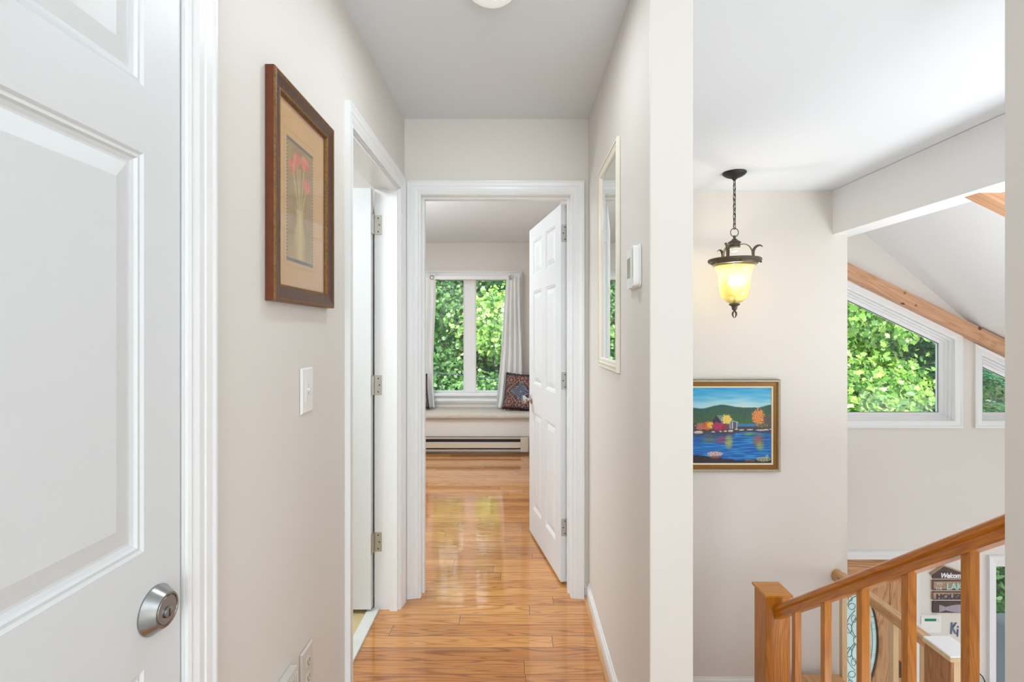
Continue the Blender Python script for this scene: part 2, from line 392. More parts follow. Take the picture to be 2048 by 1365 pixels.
# ceilings
b = MB(); b.box(-2.3, 2.60, -4.1, 3.98, HC, HC+.1); b.box(-2.3, .5, 3.98, 6.3, HC, HC+.1)
struct(b.build('ceiling', M['ceil']), 'flat white ceiling over the hall and stairwell')
prof = [(2.60, HC+.02), (2.60, CZ+.926+.847*.6), (XY(1947,Y2), ZY(653,Y2)), (7.1, ZY(653,Y2)-.49*(7.1-XY(1947,Y2)))]
b = MB(); top = [(x, z+.12) for x, z in prof[1:]][::-1]
b.prism(prof+[(7.1, prof[-1][1]+.12)]+top[1:]+[(2.56, HC+.5), (2.56, HC+.02)], -1.1, Y2+.15, lambda u, v, w: (u, w, v))
struct(b.build('ceiling', M['vault']), 'sloped white ceiling over the living side')
b = MB(); b.box(2.446, 2.63, -1, 3.95, CZ+.76, HC-.001, .004)
struct(b.build('trim_2', M['vault']), 'white boxed beam running under the ceiling edge')
# walls
TH = .122
b = MB(); m = lambda u, v, w: (LW+w, u, v)
D1a, D1b, D1t = -.082, .874, CZ+.73
D2a, D2b, D2t = 1.724, 2.478, CZ+.73
b.holes(rect(-4, FD, -.1, HC), [rect(D1a, D1b, -.03, D1t), rect(D2a, D2b, -.03, D2t)], 0, -TH, m)
struct(b.build('wall_left', M['wall']), 'beige left wall of the hall')
b = MB(); b.holes(rect(-2.3, .497, -.1, HC), [rect(-.505, .301, -.03, CZ+.73)], 0, -.12, on_y(FD))
struct(b.build('wall_end', M['wall']), 'beige wall at the end of the hall')
b = MB(); b.box(RW, .497, 1.396, 6.09, -.25, HC, .004); b.box(.38, .497, FD, Y1, ZE, -.25)
struct(b.build('wall_right', M['wall']), 'beige partition wall right of the hall')
b = MB(); b.box(1.25, 1.37, -4, 1.277, ZE, HC)
struct(b.build('wall_near', M['wall']), 'grey beige wall edge at the right margin')
b = MB(); b.box(-.7, 1.37, -4.1, -4, -.1, HC)
struct(b.build('wall_rear', M['wall']))
b = MB(); b.box(-2.4, -2.3, .8, 2.7, -.1, HC); b.box(-2.3, -.693, .8, .9, -.1, HC)
struct(b.build('wall_bathroom', M['wall']))
b = MB(); b.box(-2.1, -2.0, 2.692, 6.2, -.1, HC)
struct(b.build('wall_bedroom_left', M['wall']))
b = MB(); b.box(.38, 2.56, Y1, Y1+.12, ZE, HC); b.box(2.44, 2.56, Y1+.12, Y2, ZE, HC+.4)
struct(b.build('wall_stair', M['wall']), 'beige stairwell wall behind the lantern and the lake painting')
b = MB(); b.box(7, 7.1, -1, Y2, ZE, 2.6); b.box(1.37, 7.1, -1.1, -1, ZE, 3.0)
struct(b.build('wall_living', M['wall']))
# entry wall with its openings
def P2(px, py, Y=Y2): return (XY(px, Y), ZY(py, Y))
win2 = [P2(1640,816), P2(1640,575-26), P2(1886,683), P2(1886,832), P2(1640,832)][1:]
win2 = [(2.80,CZ-.80), (2.80,CZ+.374-.475*(2.80-3.12)), (4.03,CZ+.374-.475*(4.03-3.12)), (4.03,CZ-.80)]
win3 = [(4.285,CZ-.80), (4.285,CZ-.204), (4.95,CZ-.204-.475*.665), (4.95,CZ-.80)]
fd0, fd1, fdt = 2.708, 3.622, -.70
pd0, pd1, pdt = XY(1989,Y2), XY(1989,Y2)+.8, ZY(1125,Y2)
b = MB()
zr = lambda X: ZY(653,Y2)-.49*(X-XY(1947,Y2))
outer = [(2.50, ZE), (7.05, ZE), (7.05, zr(7.05)+.08), (XY(1947,Y2), ZY(653,Y2)+.08), (2.50, CZ+.926+.847*.7+.06)]
b.holes(outer, [win2, win3, rect(fd0-.02, fd1+.02, ZE+.002, fdt+.02), rect(pd0, pd1, ZE+.002, pdt)], 0, -.14, on_y(Y2))
struct(b.build('wall_entry', M['wall']), 'pale entry wall with the sloped windows and front door')
# bedroom window wall
W1 = (XY(850,6.09), XY(1030,6.09), CZ-.76, CZ+.67)
b = MB(); b.holes(rect(-2.1, .5, -.1, HC), [rect(*W1)], 0, -.14, on_y(6.09))
struct(b.build('wall_bedroom', M['wall']), 'beige bedroom wall around the window')
# ------------------------------------------------------------------ casings and doors
CAS = [(.004,0),(.004,.006),(.010,.0085),(.014,.006),(.020,.0085),(.027,.0115),(.040,.0115),(.043,.014),(.058,.0155),(.064,.0185),(.069,.0185),(.069,0)]
def casing(parent, u0, u1, v1, m, v0=0, prof=CAS, name='casing', mt='trim'):
    b = MB(); b.moulding([(u0,v0),(u0,v1),(u1,v1),(u1,v0)], prof, m); return b.build(name, M[mt], parent)
def jamb(parent, u0, u1, v1, m, depth=TH, t=.018, v0=0):
    b = MB()
    poly = [(u0-t,v0),(u0,v0),(u0,v1),(u1,v1),(u1,v0),(u1+t,v0),(u1+t,v1+t),(u0-t,v1+t)]
    b.prism(poly, .0005, -depth-.0005, m); return b.build('jamb', M['trim'], parent)
PAN = [(0,0),(.004,-.0035),(.009,-.003),(.012,-.007),(.018,-.0095),(.022,-.0095),(.050,-.0025)]
def leaf(name, u0, u1, v0, v1, th, m, panels, mt, parent, rails=None):
    """raised panel door leaf; panels list of (u0,u1,v0,v1) in leaf coordinates"""
    b = MB()
    us = sorted({u0, u1} | {p[0] for p in panels} | {p[1] for p in panels}); vs = sorted({v0, v1} | {p[2] for p in panels} | {p[3] for p in panels})
    for side in (0, 1):
        mm = (lambda u, v, w: m(u, v, w)) if side == 0 else (lambda u, v, w: m(u, v, -th-w))
        for i in range(len(us)-1):
            for j in range(len(vs)-1):
                uc, vc = (us[i]+us[i+1])/2, (vs[j]+vs[j+1])/2
                if any(p[0] < uc < p[1] and p[2] < vc < p[3] for p in panels): continue
                b.face([mm(*q, 0) for q in rect(us[i], us[i+1], vs[j], vs[j+1])])
        for p in panels:
            b.moulding(rect(*p), PAN, mm, closed=True)
            e = PAN[-1][0]; b.face([mm(*q, PAN[-1][1]) for q in rect(p[0]+e, p[1]-e, p[2]+e, p[3]-e)])
    R = rect(u0, u1, v0, v1)
    for i in range(4):
        a, c = R[i], R[(i+1)%4]; b.face([m(*a, 0), m(*c, 0), m(*c, -th), m(*a, -th)])
    bmesh.ops.remove_doubles(b.bm, verts=b.bm.verts[:], dist=.00001)
    return b.build(name, M[mt], parent)
def six_panels(u0, u1, st=.083, mid=.10):
    c = (u0+u1)/2; A = (u0+st, c-mid/2); B = (c+mid/2, u1-st); r = []
    for a in (A, B):
        for z0, z1 in ((.20, CZ-.519), (CZ-.337, CZ+.2775), (CZ+.380, CZ+.61)): r.append((a[0], a[1], z0, z1))
    return r
# door_1: closed door beside the camera
d = sempty('door_1', (LW, .474, 0), 'closed white six-panel door at the left edge with a keyed deadbolt')
casing(d, -.064, .859, CZ+.712, on_left); jamb(d, -.064, .859, CZ+.712, on_left)
mleaf = lambda u, v, w: (-.573+w, u, v)
lf = leaf('door_leaf', -.06, .854, .01, CZ+.707, .035, mleaf, six_panels(-.06, .854), 'door', d)
def rot_to_x(c):   # lathe z axis -> +x
    return lambda x, y, z: (c[0]+z, c[1]+x, c[2]+y)
b = MB(); c0 = (-.573, .794, CZ-.439)
b.lathe([(0,0),(.0375,0),(.0378,.0025),(.0365,.004),(.0275,.0185),(.0262,.0205),(.0235,.0208),(.0228,.0190),(.0218,.0190),(.0210,.0204),(.0,.0204)], 56, rot_to_x(c0))
b.lathe([(0,.0208),(.0085,.0208),(.0085,.0235),(.0075,.024),(0,.024)], 28, lambda x, y, z: (c0[0]+z, c0[1]+x, c0[2]+y-.004))
b.mi = 1
b.box(c0[0]+.0238, c0[0]+.0244, c0[1]-.001, c0[1]+.001, c0[2]-.010, c0[2]+.002)
b.build('deadbolt', [M['nickel'], M['nickel_dark']], lf)
b = MB(); b.box(-.60, -.5765, .8545, .8575, CZ-.46, CZ-.405); b.build('strike_plate', M['steel'], d)
def hinge(parent, box, knuckle, hh, z, name='hinge'):
    """two rounded leaves and a pin barrel"""
    b = MB()
    for (x0, x1, y0, y1) in box: b.box(x0, x1, y0, y1, z-hh/2, z+hh/2, .0008, 1)
    for k in range(5):
        b.lathe([(0,-.0085),(.0058,-.0085),(.0058,.0085),(0,.0085)], 14, ax=(knuckle[0], knuckle[1], z-hh/2+hh*(k+.5)/5))
    b.lathe([(0,0),(.0045,0),(.005,.003),(0,.006)], 12, ax=(knuckle[0], knuckle[1], z+hh/2))
    b.mi = 1
    for dz in (-.033, 0, .033):
        for (x0, x1, y0, y1) in box:
            yy = min(y0, y1)-.0006; xm = (x0+x1)/2+(.006 if dz == 0 else 0)
            if abs(x1-x0) > abs(y1-y0): b.lathe([(0,0),(.0035,0),(.003,.0006),(0,.0006)], 10, lambda x, y, zz: (xm+x, yy-zz+.0006, z+dz+y))
    return b.build(name, [M['steel'], M['nickel_dark']], parent)
# door_2: bathroom door, open 90 degrees
d = sempty('door_2', (LW, 2.1, 0), 'bathroom doorway with its white door standing open inside')
casing(d, 1.742, 2.46, CZ+.712, on_left); jamb(d, 1.742, 2.46, CZ+.712, on_left)
b = MB(); b.prism([(1.742,0),(1.755,0),(1.755,CZ+.70),(2.447,CZ+.70),(2.447,0),(2.46,0),(2.46,CZ+.712),(1.742,CZ+.712)], -.008, -.046, on_left); b.build('door_stop', M['trim'], d)
b2 = lambda u, v, w: (u, 2.418-w, v)
lf2 = leaf('door_leaf', -1.41, -.700, .024, CZ+.703, .035, b2, six_panels(-1.41, -.70, .11), 'door', d)
for py in (450, 771, 1085):
    hinge(lf2, [(-.699,-.694,2.420,2.4505),(-.692,-.658,2.4568,2.4595)], (-.6975,2.4615-.006), .095, ZY(py, 2.455))
# door_3: end doorway, leaf swung into the bedroom
mb = on_y(FD)
d = sempty('door_3', (-.1, FD, 0), 'doorway at the end of the hall, white six-panel door open into the bedroom')
casing(d, -.487, .283, CZ+.712, mb); jamb(d, -.487, .283, CZ+.712, mb, .12)
casing(d, -.487, .283, CZ+.712, lambda u, v, w: (u, FD+.12+w, v))
b = MB(); b.prism([(-.487,0),(-.476,0),(-.476,CZ+.701),(.272,CZ+.701),(.272,0),(.283,0),(.283,CZ+.712),(-.487,CZ+.712)], -.045, -.080, mb); b.build('door_stop', M['trim'], d)
hp = Vector((.281, FD+.135)); fe = Vector((XY(1069,3.43), 3.43)); ax = (fe-hp).normalized(); nr = Vector((-ax.y, ax.x)) if Vector((-ax.y, ax.x)).x < 0 else Vector((ax.y, -ax.x))
L3 = .737
def m3(u, v, w):        # u along the leaf from the hinge, w towards the hall side face (left)
    p = hp+ax*u+nr*(w+.036); return (p.x, p.y, v)
lf3 = leaf('door_leaf', .004, L3, .015, CZ+.700, .035, m3, six_panels(.004, L3, .105), 'door', d)
def leaf_plate(py, nm='hinge'):
    z = ZY(py, 2.71); b = MB()
    q = [(.0035, -.033), (.0035, -.002)]
    m_ = lambda a, v, w: m3(.004-w, v, -.035+a)
    n = 8; poly = []
    for (cx_, cy_, a0) in ((.033-.008, .0475-.008, 0), ( -.0, .0475, None), (-.0, -.0475, None), (.033-.008, -.0475+.008, -PI/2)):
        if a0 is None: poly.append((cx_, cy_)); continue
        for k in range(n+1): poly.append((cx_+.008*math.cos(a0+PI/2*k/n), cy_+.008*math.sin(a0+PI/2*k/n)))
    b.prism([(u, z+v) for u, v in poly], 0, .0022, m_)
    kp = m3(-.004, 0, -.036)
    for k in range(5): b.lathe([(0,-.0085),(.006,-.0085),(.006,.0085),(0,.0085)], 14, ax=(kp[0], kp[1], z-.0475+.095*(k+.5)/5))
    b.mi = 1
    for dz, a in ((-.033,.012), (0,.022), (.033,.012)):
        b.prism([(a+.0035*math.cos(t*PI/5), z+dz+.0035*math.sin(t*PI/5)) for t in range(10)], .0022, .0027, m_)
    b.build(nm, [M['steel'], M['nickel_dark']], lf3)
for py in (467, 762, 1055): leaf_plate(py)
# lever handle seen edge-on at the free edge
b = MB(); kz = ZY(799, 3.36); mk = lambda x, y, z: m3(L3-.065+x, kz+y, z)
b.lathe([(0,0),(.031,0),(.031,.004),(.026,.008),(.011,.010),(.010,.040),(.0,.040)], 28, mk)
b.lathe([(0,.034),(.011,.034),(.026,.046),(.029,.056),(.026,.064),(0,.066)], 28, mk)
b.lathe([(0,-.035),(.031,-.035),(.031,-.039),(.011,-.045),(.010,-.072),(.027,-.083),(.027,-.095),(0,-.1)], 28, mk)
b.build('door_knob', M['steel'], lf3)
# baseboards
BB = [(0,0),(.012,0),(.012,.055),(.009,.064),(.005,.070),(.004,.078),(0,.078)]
def baseboard(name, p0, p1, n, z=0, shoe=True, h=1.0, label=None):
    p0, p1, n = Vector(p0), Vector(p1), Vector(n); b = MB()
    mm = lambda u, v, w: tuple((p0 if w == 0 else p1)[i]+n[i]*u if i < 2 else z+v for i in range(3)) if True else None
    def mm(u, v, w):
        p = (p0 if w == 0 else p1)+n*u; return (p.x, p.y, z+v)
    b.prism([(u, v*h) for u, v in BB], 0, 1, mm)
    o = struct(b.build(name, M['trim']), label)
    if shoe:
        b = MB(); q = [(.012,0)]+[(.012+.014*math.cos(a*PI/12), .018*math.sin(a*PI/12)) for a in range(7)]
        b.prism(q, 0, 1, mm); b.build('shoe_moulding', M['fdoor_x'] if abs(p1.x-p0.x) > .5 else M['oak_yl'], o)
baseboard('baseboard_right', (RW, 1.396), (RW, FD-.004), (-1, 0), label='white baseboard with an oak shoe moulding along the right wall')
baseboard('baseboard_end', (.3565, FD), (RW-.013, FD), (0, -1), shoe=False)
baseboard('baseboard_left', (LW, .935), (LW, 1.668), (1, 0))
baseboard('baseboard_bedroom', (XY(1058,5.7), 5.70), (RW, 5.70), (0, -1), label='short white baseboard beside the heater')
baseboard('baseboard_stair', (.497, Y1), (2.56, Y1), (0, -1), ZL, False, 1.35, label='white baseboard at the foot of the stairwell wall')

# ================================================================== WINDOWS
def frustum_frame(b, poly, prof, m): b.moulding(poly, prof, m, closed=True)
def window(name, poly, Y, label, cas=None, sash=.03, reveal=.06, glass_at=-.10):
    """poly clockwise (u,v). casing outside, stepped white frame inside"""
    d = sempty(name, (poly[0][0], Y, poly[0][1]), label); m = on_y(Y)
    b = MB(); b.moulding(poly, cas or [(0,0),(0,.012),(.01,.016),(.045,.018),(.06,.022),(.07,.020),(.07,0)], m, closed=True); b.build('casing', M['trim'], d)
    b = MB(); b.moulding(poly, [(-.0015,.012),(-.0015,-.02),(-.016,-.022),(-.016,-.05),(-.03,-.052),(-.03,-.075),(-.03-sash*.3,-.08),(-.03-sash,-.085),(-.03-sash,-.13),(-.0015,-.135)], m, closed=True); b.build('window_frame', M['trim'], d)
    e = .03+sash
    b = MB(); b.moulding(poly, [(-e,-.1),(-e-.004,-.1),(-e-.004,-.104),(-e,-.104)], m, closed=True); b.build('gasket', M['vinyl'], d)
    bb = MB(); P = [Vector(p) for p in poly]; n = len(P); q = []
    for i in range(n):
        d0 = (P[i]-P[i-1]).normalized(); d1 = (P[(i+1)%n]-P[i]).normalized(); n0 = Vector((-d0.y,d0.x)); n1 = Vector((-d1.y,d1.x)); bs = (n0+n1).normalized()
        v = P[i]-bs*(e-.004)/max(.2, bs.dot(n0)); q.append((v.x, v.y))
    bb.prism(q, -.104, -.108, m); bb.build('pane', M['glass'], d)
    return d
window('window_2', win2, Y2, 'large trapezoid window under the sloped timber, bright maple leaves outside', sash=.028)
window('window_3', win3, Y2, 'smaller trapezoid window at the right margin with spruce outside', sash=.028)
# bedroom window: two casements
d = sempty('window_1', ((W1[0]+W1[1])/2, 6.09, W1[2]), 'white double casement window of the far bedroom')
m = on_y(6.09)
b = MB(); b.moulding(cw(*W1), [(0,0),(0,.012),(.01,.016),(.06,.018),(.075,.024),(.09,.022),(.09,0)], m, closed=True); b.build('casing', M['trim'], d)
b = MB(); b.moulding(cw(*W1), [(-.0015,.012),(-.0015,-.03),(-.02,-.032),(-.02,-.1),(-.0015,-.1)], m, closed=True)
b.box(W1[0], W1[1], 6.03, 6.12, W1[2]+.0, W1[2]+.03, .004); b.build('window_frame', M['trim'], d)
xm0, xm1 = XY(927,6.14), XY(952,6.14)
gt, gb = ZY(561,6.14), ZY(782,6.14)
gl0, gr1 = XY(863,6.14), XY(1017,6.14)
for k, (a, c) in enumerate(((gl0, xm0), (xm1, gr1))):
    out = (W1[0]+.02 if k == 0 else (xm0+xm1)/2, (xm0+xm1)/2 if k == 0 else W1[1]-.02, gb-.075, W1[3]-.02)
    b = MB(); b.holes(rect(*out), [rect(a, c, gb, gt)], -.045, -.09, m)
    b.moulding(cw(a, c, gb, gt), [(0,-.045),(.008,-.040),(.014,-.045)], m, closed=True)
    s = b.build('sash', M['trim'], d)
    b = MB(); b.prism(rect(a-.004, c+.004, gb-.004, gt+.004), -.066, -.07, m); b.build('pane', M['glass'], s)
    xc = a+.11 if k == 0 else c-.14
    b = MB(); b.box(xc-.055, xc+.055, 6.085, 6.135, gb-.065, gb-.035, .008); b.box(xc-.05, xc+.02, 6.075, 6.087, gb-.052, gb-.04, .004)
    b.tube([(xc-.01,6.08,gb-.046),(xc-.05,6.07,gb-.05),(xc-.075,6.068,gb-.062)], .006); b.build('crank_handle', M['plastic'], s)
b = MB(); b.box(W1[0]-.09, W1[1]+.09, 6.045, 6.09, ZY(803,6.09), ZY(798,6.09)+.006, .006); b.build('window_sill', M['trim'], d)

# ================================================================== STAIRWELL
# timber rafters
b = MB(); Yr = Y2-.085
a0 = P2(1660,508,Yr); a1 = P2(1660,537,Yr); sl = .49
x1 = 6.6
poly = [(a1[0],a1[1]),(x1,a1[1]-sl*(x1-a1[0])),(x1,a0[1]-sl*(x1-a0[0])),(a0[0],a0[1])]
b.prism(poly, 0, -.084, on_y(Yr)); struct(b.build('trim_3', M['fir']), 'knotty fir timber sloping above the trapezoid windows')
b = MB(); z0 = CZ+.73+.0
poly = [(2.504,CZ+.7592),(6.4,CZ+.737-.49*3.85),(6.4,CZ+.737-.49*3.85+.17),(2.632,CZ+.867),(2.632,CZ+.7592)]
b.prism(poly, 0, -.09, on_y(2.70)); struct(b.build('trim_4', M['fir']), 'end of a fir rafter under the white beam')
# flight 1
st = sempty('stairs_upper', (1.05, 1.42, ZL), 'upper flight of oak stairs going down to the landing')
RUN, RISE = .27, 1.396/7
for i in range(6):
    y0 = 1.42+RUN*i; z = -RISE*(i+1)
    b = MB(); b.box(.50, 1.655, y0-.02, y0+RUN, z-.028, z, .006); b.build('tread', M['oak_x'], st)
for i in range(7):
    y0 = 1.42+RUN*i; b = MB(); b.box(.50, 1.64, y0, y0+.015, -RISE*(i+1), -RISE*i-.029); b.build('riser', M['trim'], st)
b = MB(); b.prism([(1.42,-.03),(1.42,-.42),(3.04,ZL-.2),(3.04,ZL+.02),]+[q for i in range(5,-1,-1) for q in ((1.42+RUN*(i+1),-RISE*(i+1)-.03),(1.42+RUN*i,-RISE*(i+1)-.03))], 1.60, 1.63, lambda u, v, w: (w, u, v))
b.build('stringer', M['trim'], st)
b = MB(); b.box(.497, 3.0, 3.04, Y1, ZL-.2, ZL-.001)
struct(b.build('floor', M['fdoor_x']), 'oak stair landing')
st2 = sempty('stairs_lower', (2.0, 3.0, ZE), 'lower flight below the landing')
for i in range(6):
    y1 = 3.04-RUN*i; z = ZL-RISE*(i+1); b = MB(); b.box(1.68, 2.43, y1-RUN, y1+.02, z-.028, z, .006); b.box(1.68, 2.43, y1-.015, y1, z, z+RISE-.03); b.build('tread', M['oak_x'], st2)
# handrail profile
def rail(path_m, w, h, name, mt, parent):
    """loaf section (x across, y up) swept by path_m(t, x, y)"""
    sec = [(-w*.36,-h),(w*.36,-h),(w*.36,-h*.55),(w*.5,-h*.42),(w*.5,-h*.2)]
    for k in range(1, 10):
        a = k*PI/10; sec.append((w*.5*math.cos(a), -h*.2+h*.2*math.sin(a)))
    sec += [(-w*.5,-h*.2),(-w*.5,-h*.42),(-w*.36,-h*.55)]
    b = MB(); A = [b.bm.verts.new(path_m(0, *q)) for q in sec]; B = [b.bm.verts.new(path_m(1, *q)) for q in sec]; n = len(sec)
    for i in range(n): b.bm.faces.new((A[i], A[(i+1)%n], B[(i+1)%n], B[i]))
    b.bm.faces.new(A[::-1]); b.bm.faces.new(B); return b.build(name, M[mt], parent)
bal = thing('stair_balustrade', 'golden oak balustrade with sloping handrail and square newel in the stairwell', 'balustrade', (1.6, 3.12, ZL))
rt = lambda Y: CZ-.594-.752*(Y-1.634)
rail(lambda t, x, y: (1.6+x, (1.40 if t == 0 else 3.05), rt(1.40 if t == 0 else 3.05)+y), .066, .088, 'handrail', 'oak_y', bal)
for k in range(5):
    y = 1.6*(1.100, 1.271, 1.439, 1.610, 1.779)[k]; i = int((y-1.42)/RUN); zb = -RISE*(i+1)
    b = MB(); h = .0175
    b.prism([(y-h, zb+.0005),(y+h, zb+.0005),(y+h, rt(y+h)-.084),(y-h, rt(y-h)-.084)], 1.6-h, 1.6+h, lambda u, v, w: (w, u, v))
    b.build('baluster', M['oak'], bal)
def newel(y0, zb, zt, parent, nm='newel_post', cap=True, hw=.0745, x=1.6):
    b = MB(); b.box(x-hw, x+hw, y0, y0+2*hw, zb, zt, .003); o = b.build(nm, M['oak'], parent)
    if cap:
        c = MB(); c.box(x-hw-.011, x+hw+.011, y0-.012, y0+2*hw+.012, zt, zt+.017, .003); c.build('newel_cap', M['oak_x'], o)
newel(3.045, ZL, ZY(1192,3.035)-.016, bal)
newel(1.262, -.2, CZ-.33, bal)
# landing guard, running towards the camera
gd = thing('landing_guard', 'pale oak landing guard rail seen through the sloping balustrade', 'balustrade', (2.48, 3.4, ZL))
zt2 = CZ-1.82
rail(lambda t, x, y: (2.48+x, (3.0085 if t == 0 else 3.805), zt2+y), .072, .07, 'handrail', 'oak_yl', gd)
b = MB()   # curled easing against the wall
secs = []
for k in range(7):
    a = k/6; yy = 3.797+.059*a; ww = .036+.012*a*a; z1 = zt2-.01*a+.02*a*a
    b_ = [b.bm.verts.new((2.48+ww*math.cos(t*PI/6)*1.0, yy, z1-.035*(1+.7*a*a)+.035*(1+.5*a*a)*math.sin(t*PI/6))) for t in range(12)]
    if secs: [b.bm.faces.new((secs[i], secs[(i+1)%12], b_[(i+1)%12], b_[i])) for i in range(12)]
    else: b.bm.faces.new(b_[::-1])
    secs = b_
b.bm.faces.new(secs); b.build('rail_end', M['oak_yl'], gd)
for y in (3.785, 3.53, 3.276, 3.03):
    b = MB(); b.box(2.462, 2.498, y-.018, y+.018, ZL, zt2-.06, .001); b.build('baluster', M['pale'], gd)
b = MB(); b.box(2.10, 2.455, 3.70, 3.80, ZL, ZY(1360,3.74), .004); b.build('kerb', M['oak_yl'], gd)
# capped half wall
hwl = thing('capped_half_wall', 'low oak panelled half wall with a flat white top near the entry', 'half wall', (2.55, 2.93, ZE))
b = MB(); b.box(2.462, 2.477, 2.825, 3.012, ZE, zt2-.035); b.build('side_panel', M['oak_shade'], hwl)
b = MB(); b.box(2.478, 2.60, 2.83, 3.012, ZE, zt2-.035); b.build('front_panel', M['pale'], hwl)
b = MB(); b.box(2.447, 2.615, 2.812, 3.01, zt2-.034, zt2-.012, .003); b.build('cap_moulding', M['pale'], hwl)
b = MB(); b.box(2.449, 2.612, 2.814, 3.008, zt2-.0115, zt2, .004); b.build('top_board', M['vault'], hwl)
# front door
d = sempty('door_4', (3.165, Y2, ZE), 'oak front door with a leaded oval glass, a storey below')
me = on_y(Y2)
b = MB(); b.moulding([(fd0-.02,ZE),(fd0-.02,fdt+.003),(fd1+.02,fdt+.003),(fd1+.02,ZE)], [(-.02,0),(-.02,.012),(.012,.014),(.016,.020),(.045,.024),(.06,.028),(.063,0)], me); b.build('casing', M['trim'], d)
OC = (3.165, ZY(1284,4.62)); OA, OB = .190, .465
def oval(a, bb, n=64): return [(OC[0]+a*math.cos(2*PI*i/n), OC[1]+bb*math.sin(2*PI*i/n)) for i in range(n)]
b = MB(); b.holes(rect(fd0, fd1, ZE+.01, fdt-.21), [oval(OA, OB)], -.02, -.06, me)
lf4 = b.build('door_leaf', M['fdoor'], d)
b = MB(); b.prism(rect(fd0, fd1, fdt-.21, fdt), -.02, -.06, me); b.build('top_rail', M['fdoor_x'], lf4)
b = MB(); gx = XY(1785,Y2)
b.box(gx-.006, gx+.006, Y2+.012, Y2+.021, ZE+.3, fdt-.22, .003); b.box(fd0+.15, gx+.006, Y2+.012, Y2+.021, fdt-.232, fdt-.22, .003) if False else None
b.moulding(rect(2*OC[0]-gx, gx, ZE+.25, fdt-.215), [(0,-.02),(.002,-.014),(.010,-.014),(.012,-.024),(.016,-.024),(.02,-.02)], me, closed=True)
b.build('groove_moulding', M['fdoor'], lf4)
b = MB(); b.moulding(oval(OA, OB), [(.0,-.05),(.0,-.012),(-.010,-.008),(-.022,-.012),(-.030,-.02),(-.030,-.02)], me, closed=True, smooth=True); b.build('oval_moulding', M['fdoor'], lf4)
M['leaded'] = diffuser('textured_door_glass', rgb(240,250,252), .3, (.92,1,1,1), .8)
b = MB(); b.prism(oval(OA-.001, OB-.001), -.040, -.044, me); b.build('oval_glass', M['leaded'], lf4)
b = MB()
def came(pts, r=.0028, closed=False): b.tube([me(u, v, -.037) for u, v in pts], r, 6, closed)
came(oval(OA-.004, OB-.004), .006, True); came(oval(OA-.045, OB-.055), .0035, True)
for s in (-1, 1):
    for k in range(-2, 3):
        yv = OC[1]+k*.165
        xe = OA*math.sqrt(max(0, 1-((yv-OC[1])/OB)**2)); came([(OC[0]+s*(xe-.05), yv), (OC[0]+s*xe, yv)])
    for q in (-1, 1):        # scrolls
        came([(OC[0]+s*(.015+.075*math.sin(t*PI/14)), OC[1]+q*(.02+.26*t/14)) for t in range(15)], .0036)
        came([(OC[0]+s*(.008+.04*math.sin(t*PI/12)), OC[1]+q*(.03+.18*t/12)) for t in range(13)], .0036)
        came([(OC[0]+s*(.045+.032*math.cos(t*PI/6)), OC[1]+q*(.315+.03*math.sin(t*PI/6))) for t in range(12)], .0036, True)
        came([(OC[0]+s*(.07+.025*math.cos(t*PI/6)), OC[1]+q*(.11+.045*math.sin(t*PI/6))) for t in range(12)], .0036, True)
came([(OC[0]+.03*math.cos(t*PI/8), OC[1]+.04*math.sin(t*PI/8)) for t in range(16)], .0036, True)
for q in (-1, 1): came([(OC[0], OC[1]+q*.04), (OC[0], OC[1]+q*(OB-.01))], .003)
for s_2 in (-1, 1):
    for q in (-1, 1):
        came([(OC[0]+s_2*(.10+.03*math.sin(t*PI/9)), OC[1]+q*(.04+.30*t/9)) for t in range(10)], .003)
        came([(OC[0]+s_2*(.028+.022*math.cos(t*PI/6)), OC[1]+q*(.20+.035*math.sin(t*PI/6))) for t in range(12)], .003, True)
        came([(OC[0]+s_2*(.06+.018*math.cos(t*PI/6)), OC[1]+q*(.385+.022*math.sin(t*PI/6))) for t in range(12)], .003, True)
    for k in range(-3, 4): came([(OC[0]+s_2*(OA-.045)*math.sqrt(1-(k*.11/(OB-.05))**2), OC[1]+k*.11), (OC[0]+s_2*(OA-.006)*math.sqrt(1-(k*.11/OB)**2), OC[1]+k*.11)], .003)
b.build('lead_came', M['came'], lf4)
b = MB(); b.box(XY(1797,4.58), XY(1803,4.58), 4.575, 4.618, ZY(1356,4.58), ZY(1325,4.58), .003); b.build('door_lever', M['frame'], lf4)
# glazed patio door
d = sempty('door_5', ((pd0+pd1)/2, Y2, ZE), 'white glazed door at the right margin, greenery outside')
b = MB(); b.moulding([(pd0,ZE),(pd0,pdt),(pd1,pdt),(pd1,ZE)], [(-.004,0),(-.004,.012),(.02,.014),(.024,.02),(.05,.022),(.068,.026),(.07,0)], me); b.build('casing', M['trim'], d)
b = MB(); b.moulding(cw(pd0, pd1, ZE+.01, pdt), [(-.0015,-.001),(-.012,-.03),(-.012,-.1),(-.0015,-.1)], me, closed=True)
b.box(pd0, pd1, Y2+.03, Y2+.08, pdt-.055, pdt-.005); b.build('door_frame', M['trim'], d)
b = MB(); b.box(pd0+.003, pd0+.012, Y2+.02, Y2+.06, ZE+.02, pdt-.06); b.build('gasket', M['vinyl'], d)
b = MB(); b.box(pd0+.012, pd1-.012, Y2+.05, Y2+.055, ZE+.02, pdt-.05); b.build('pane', M['glass'], d)
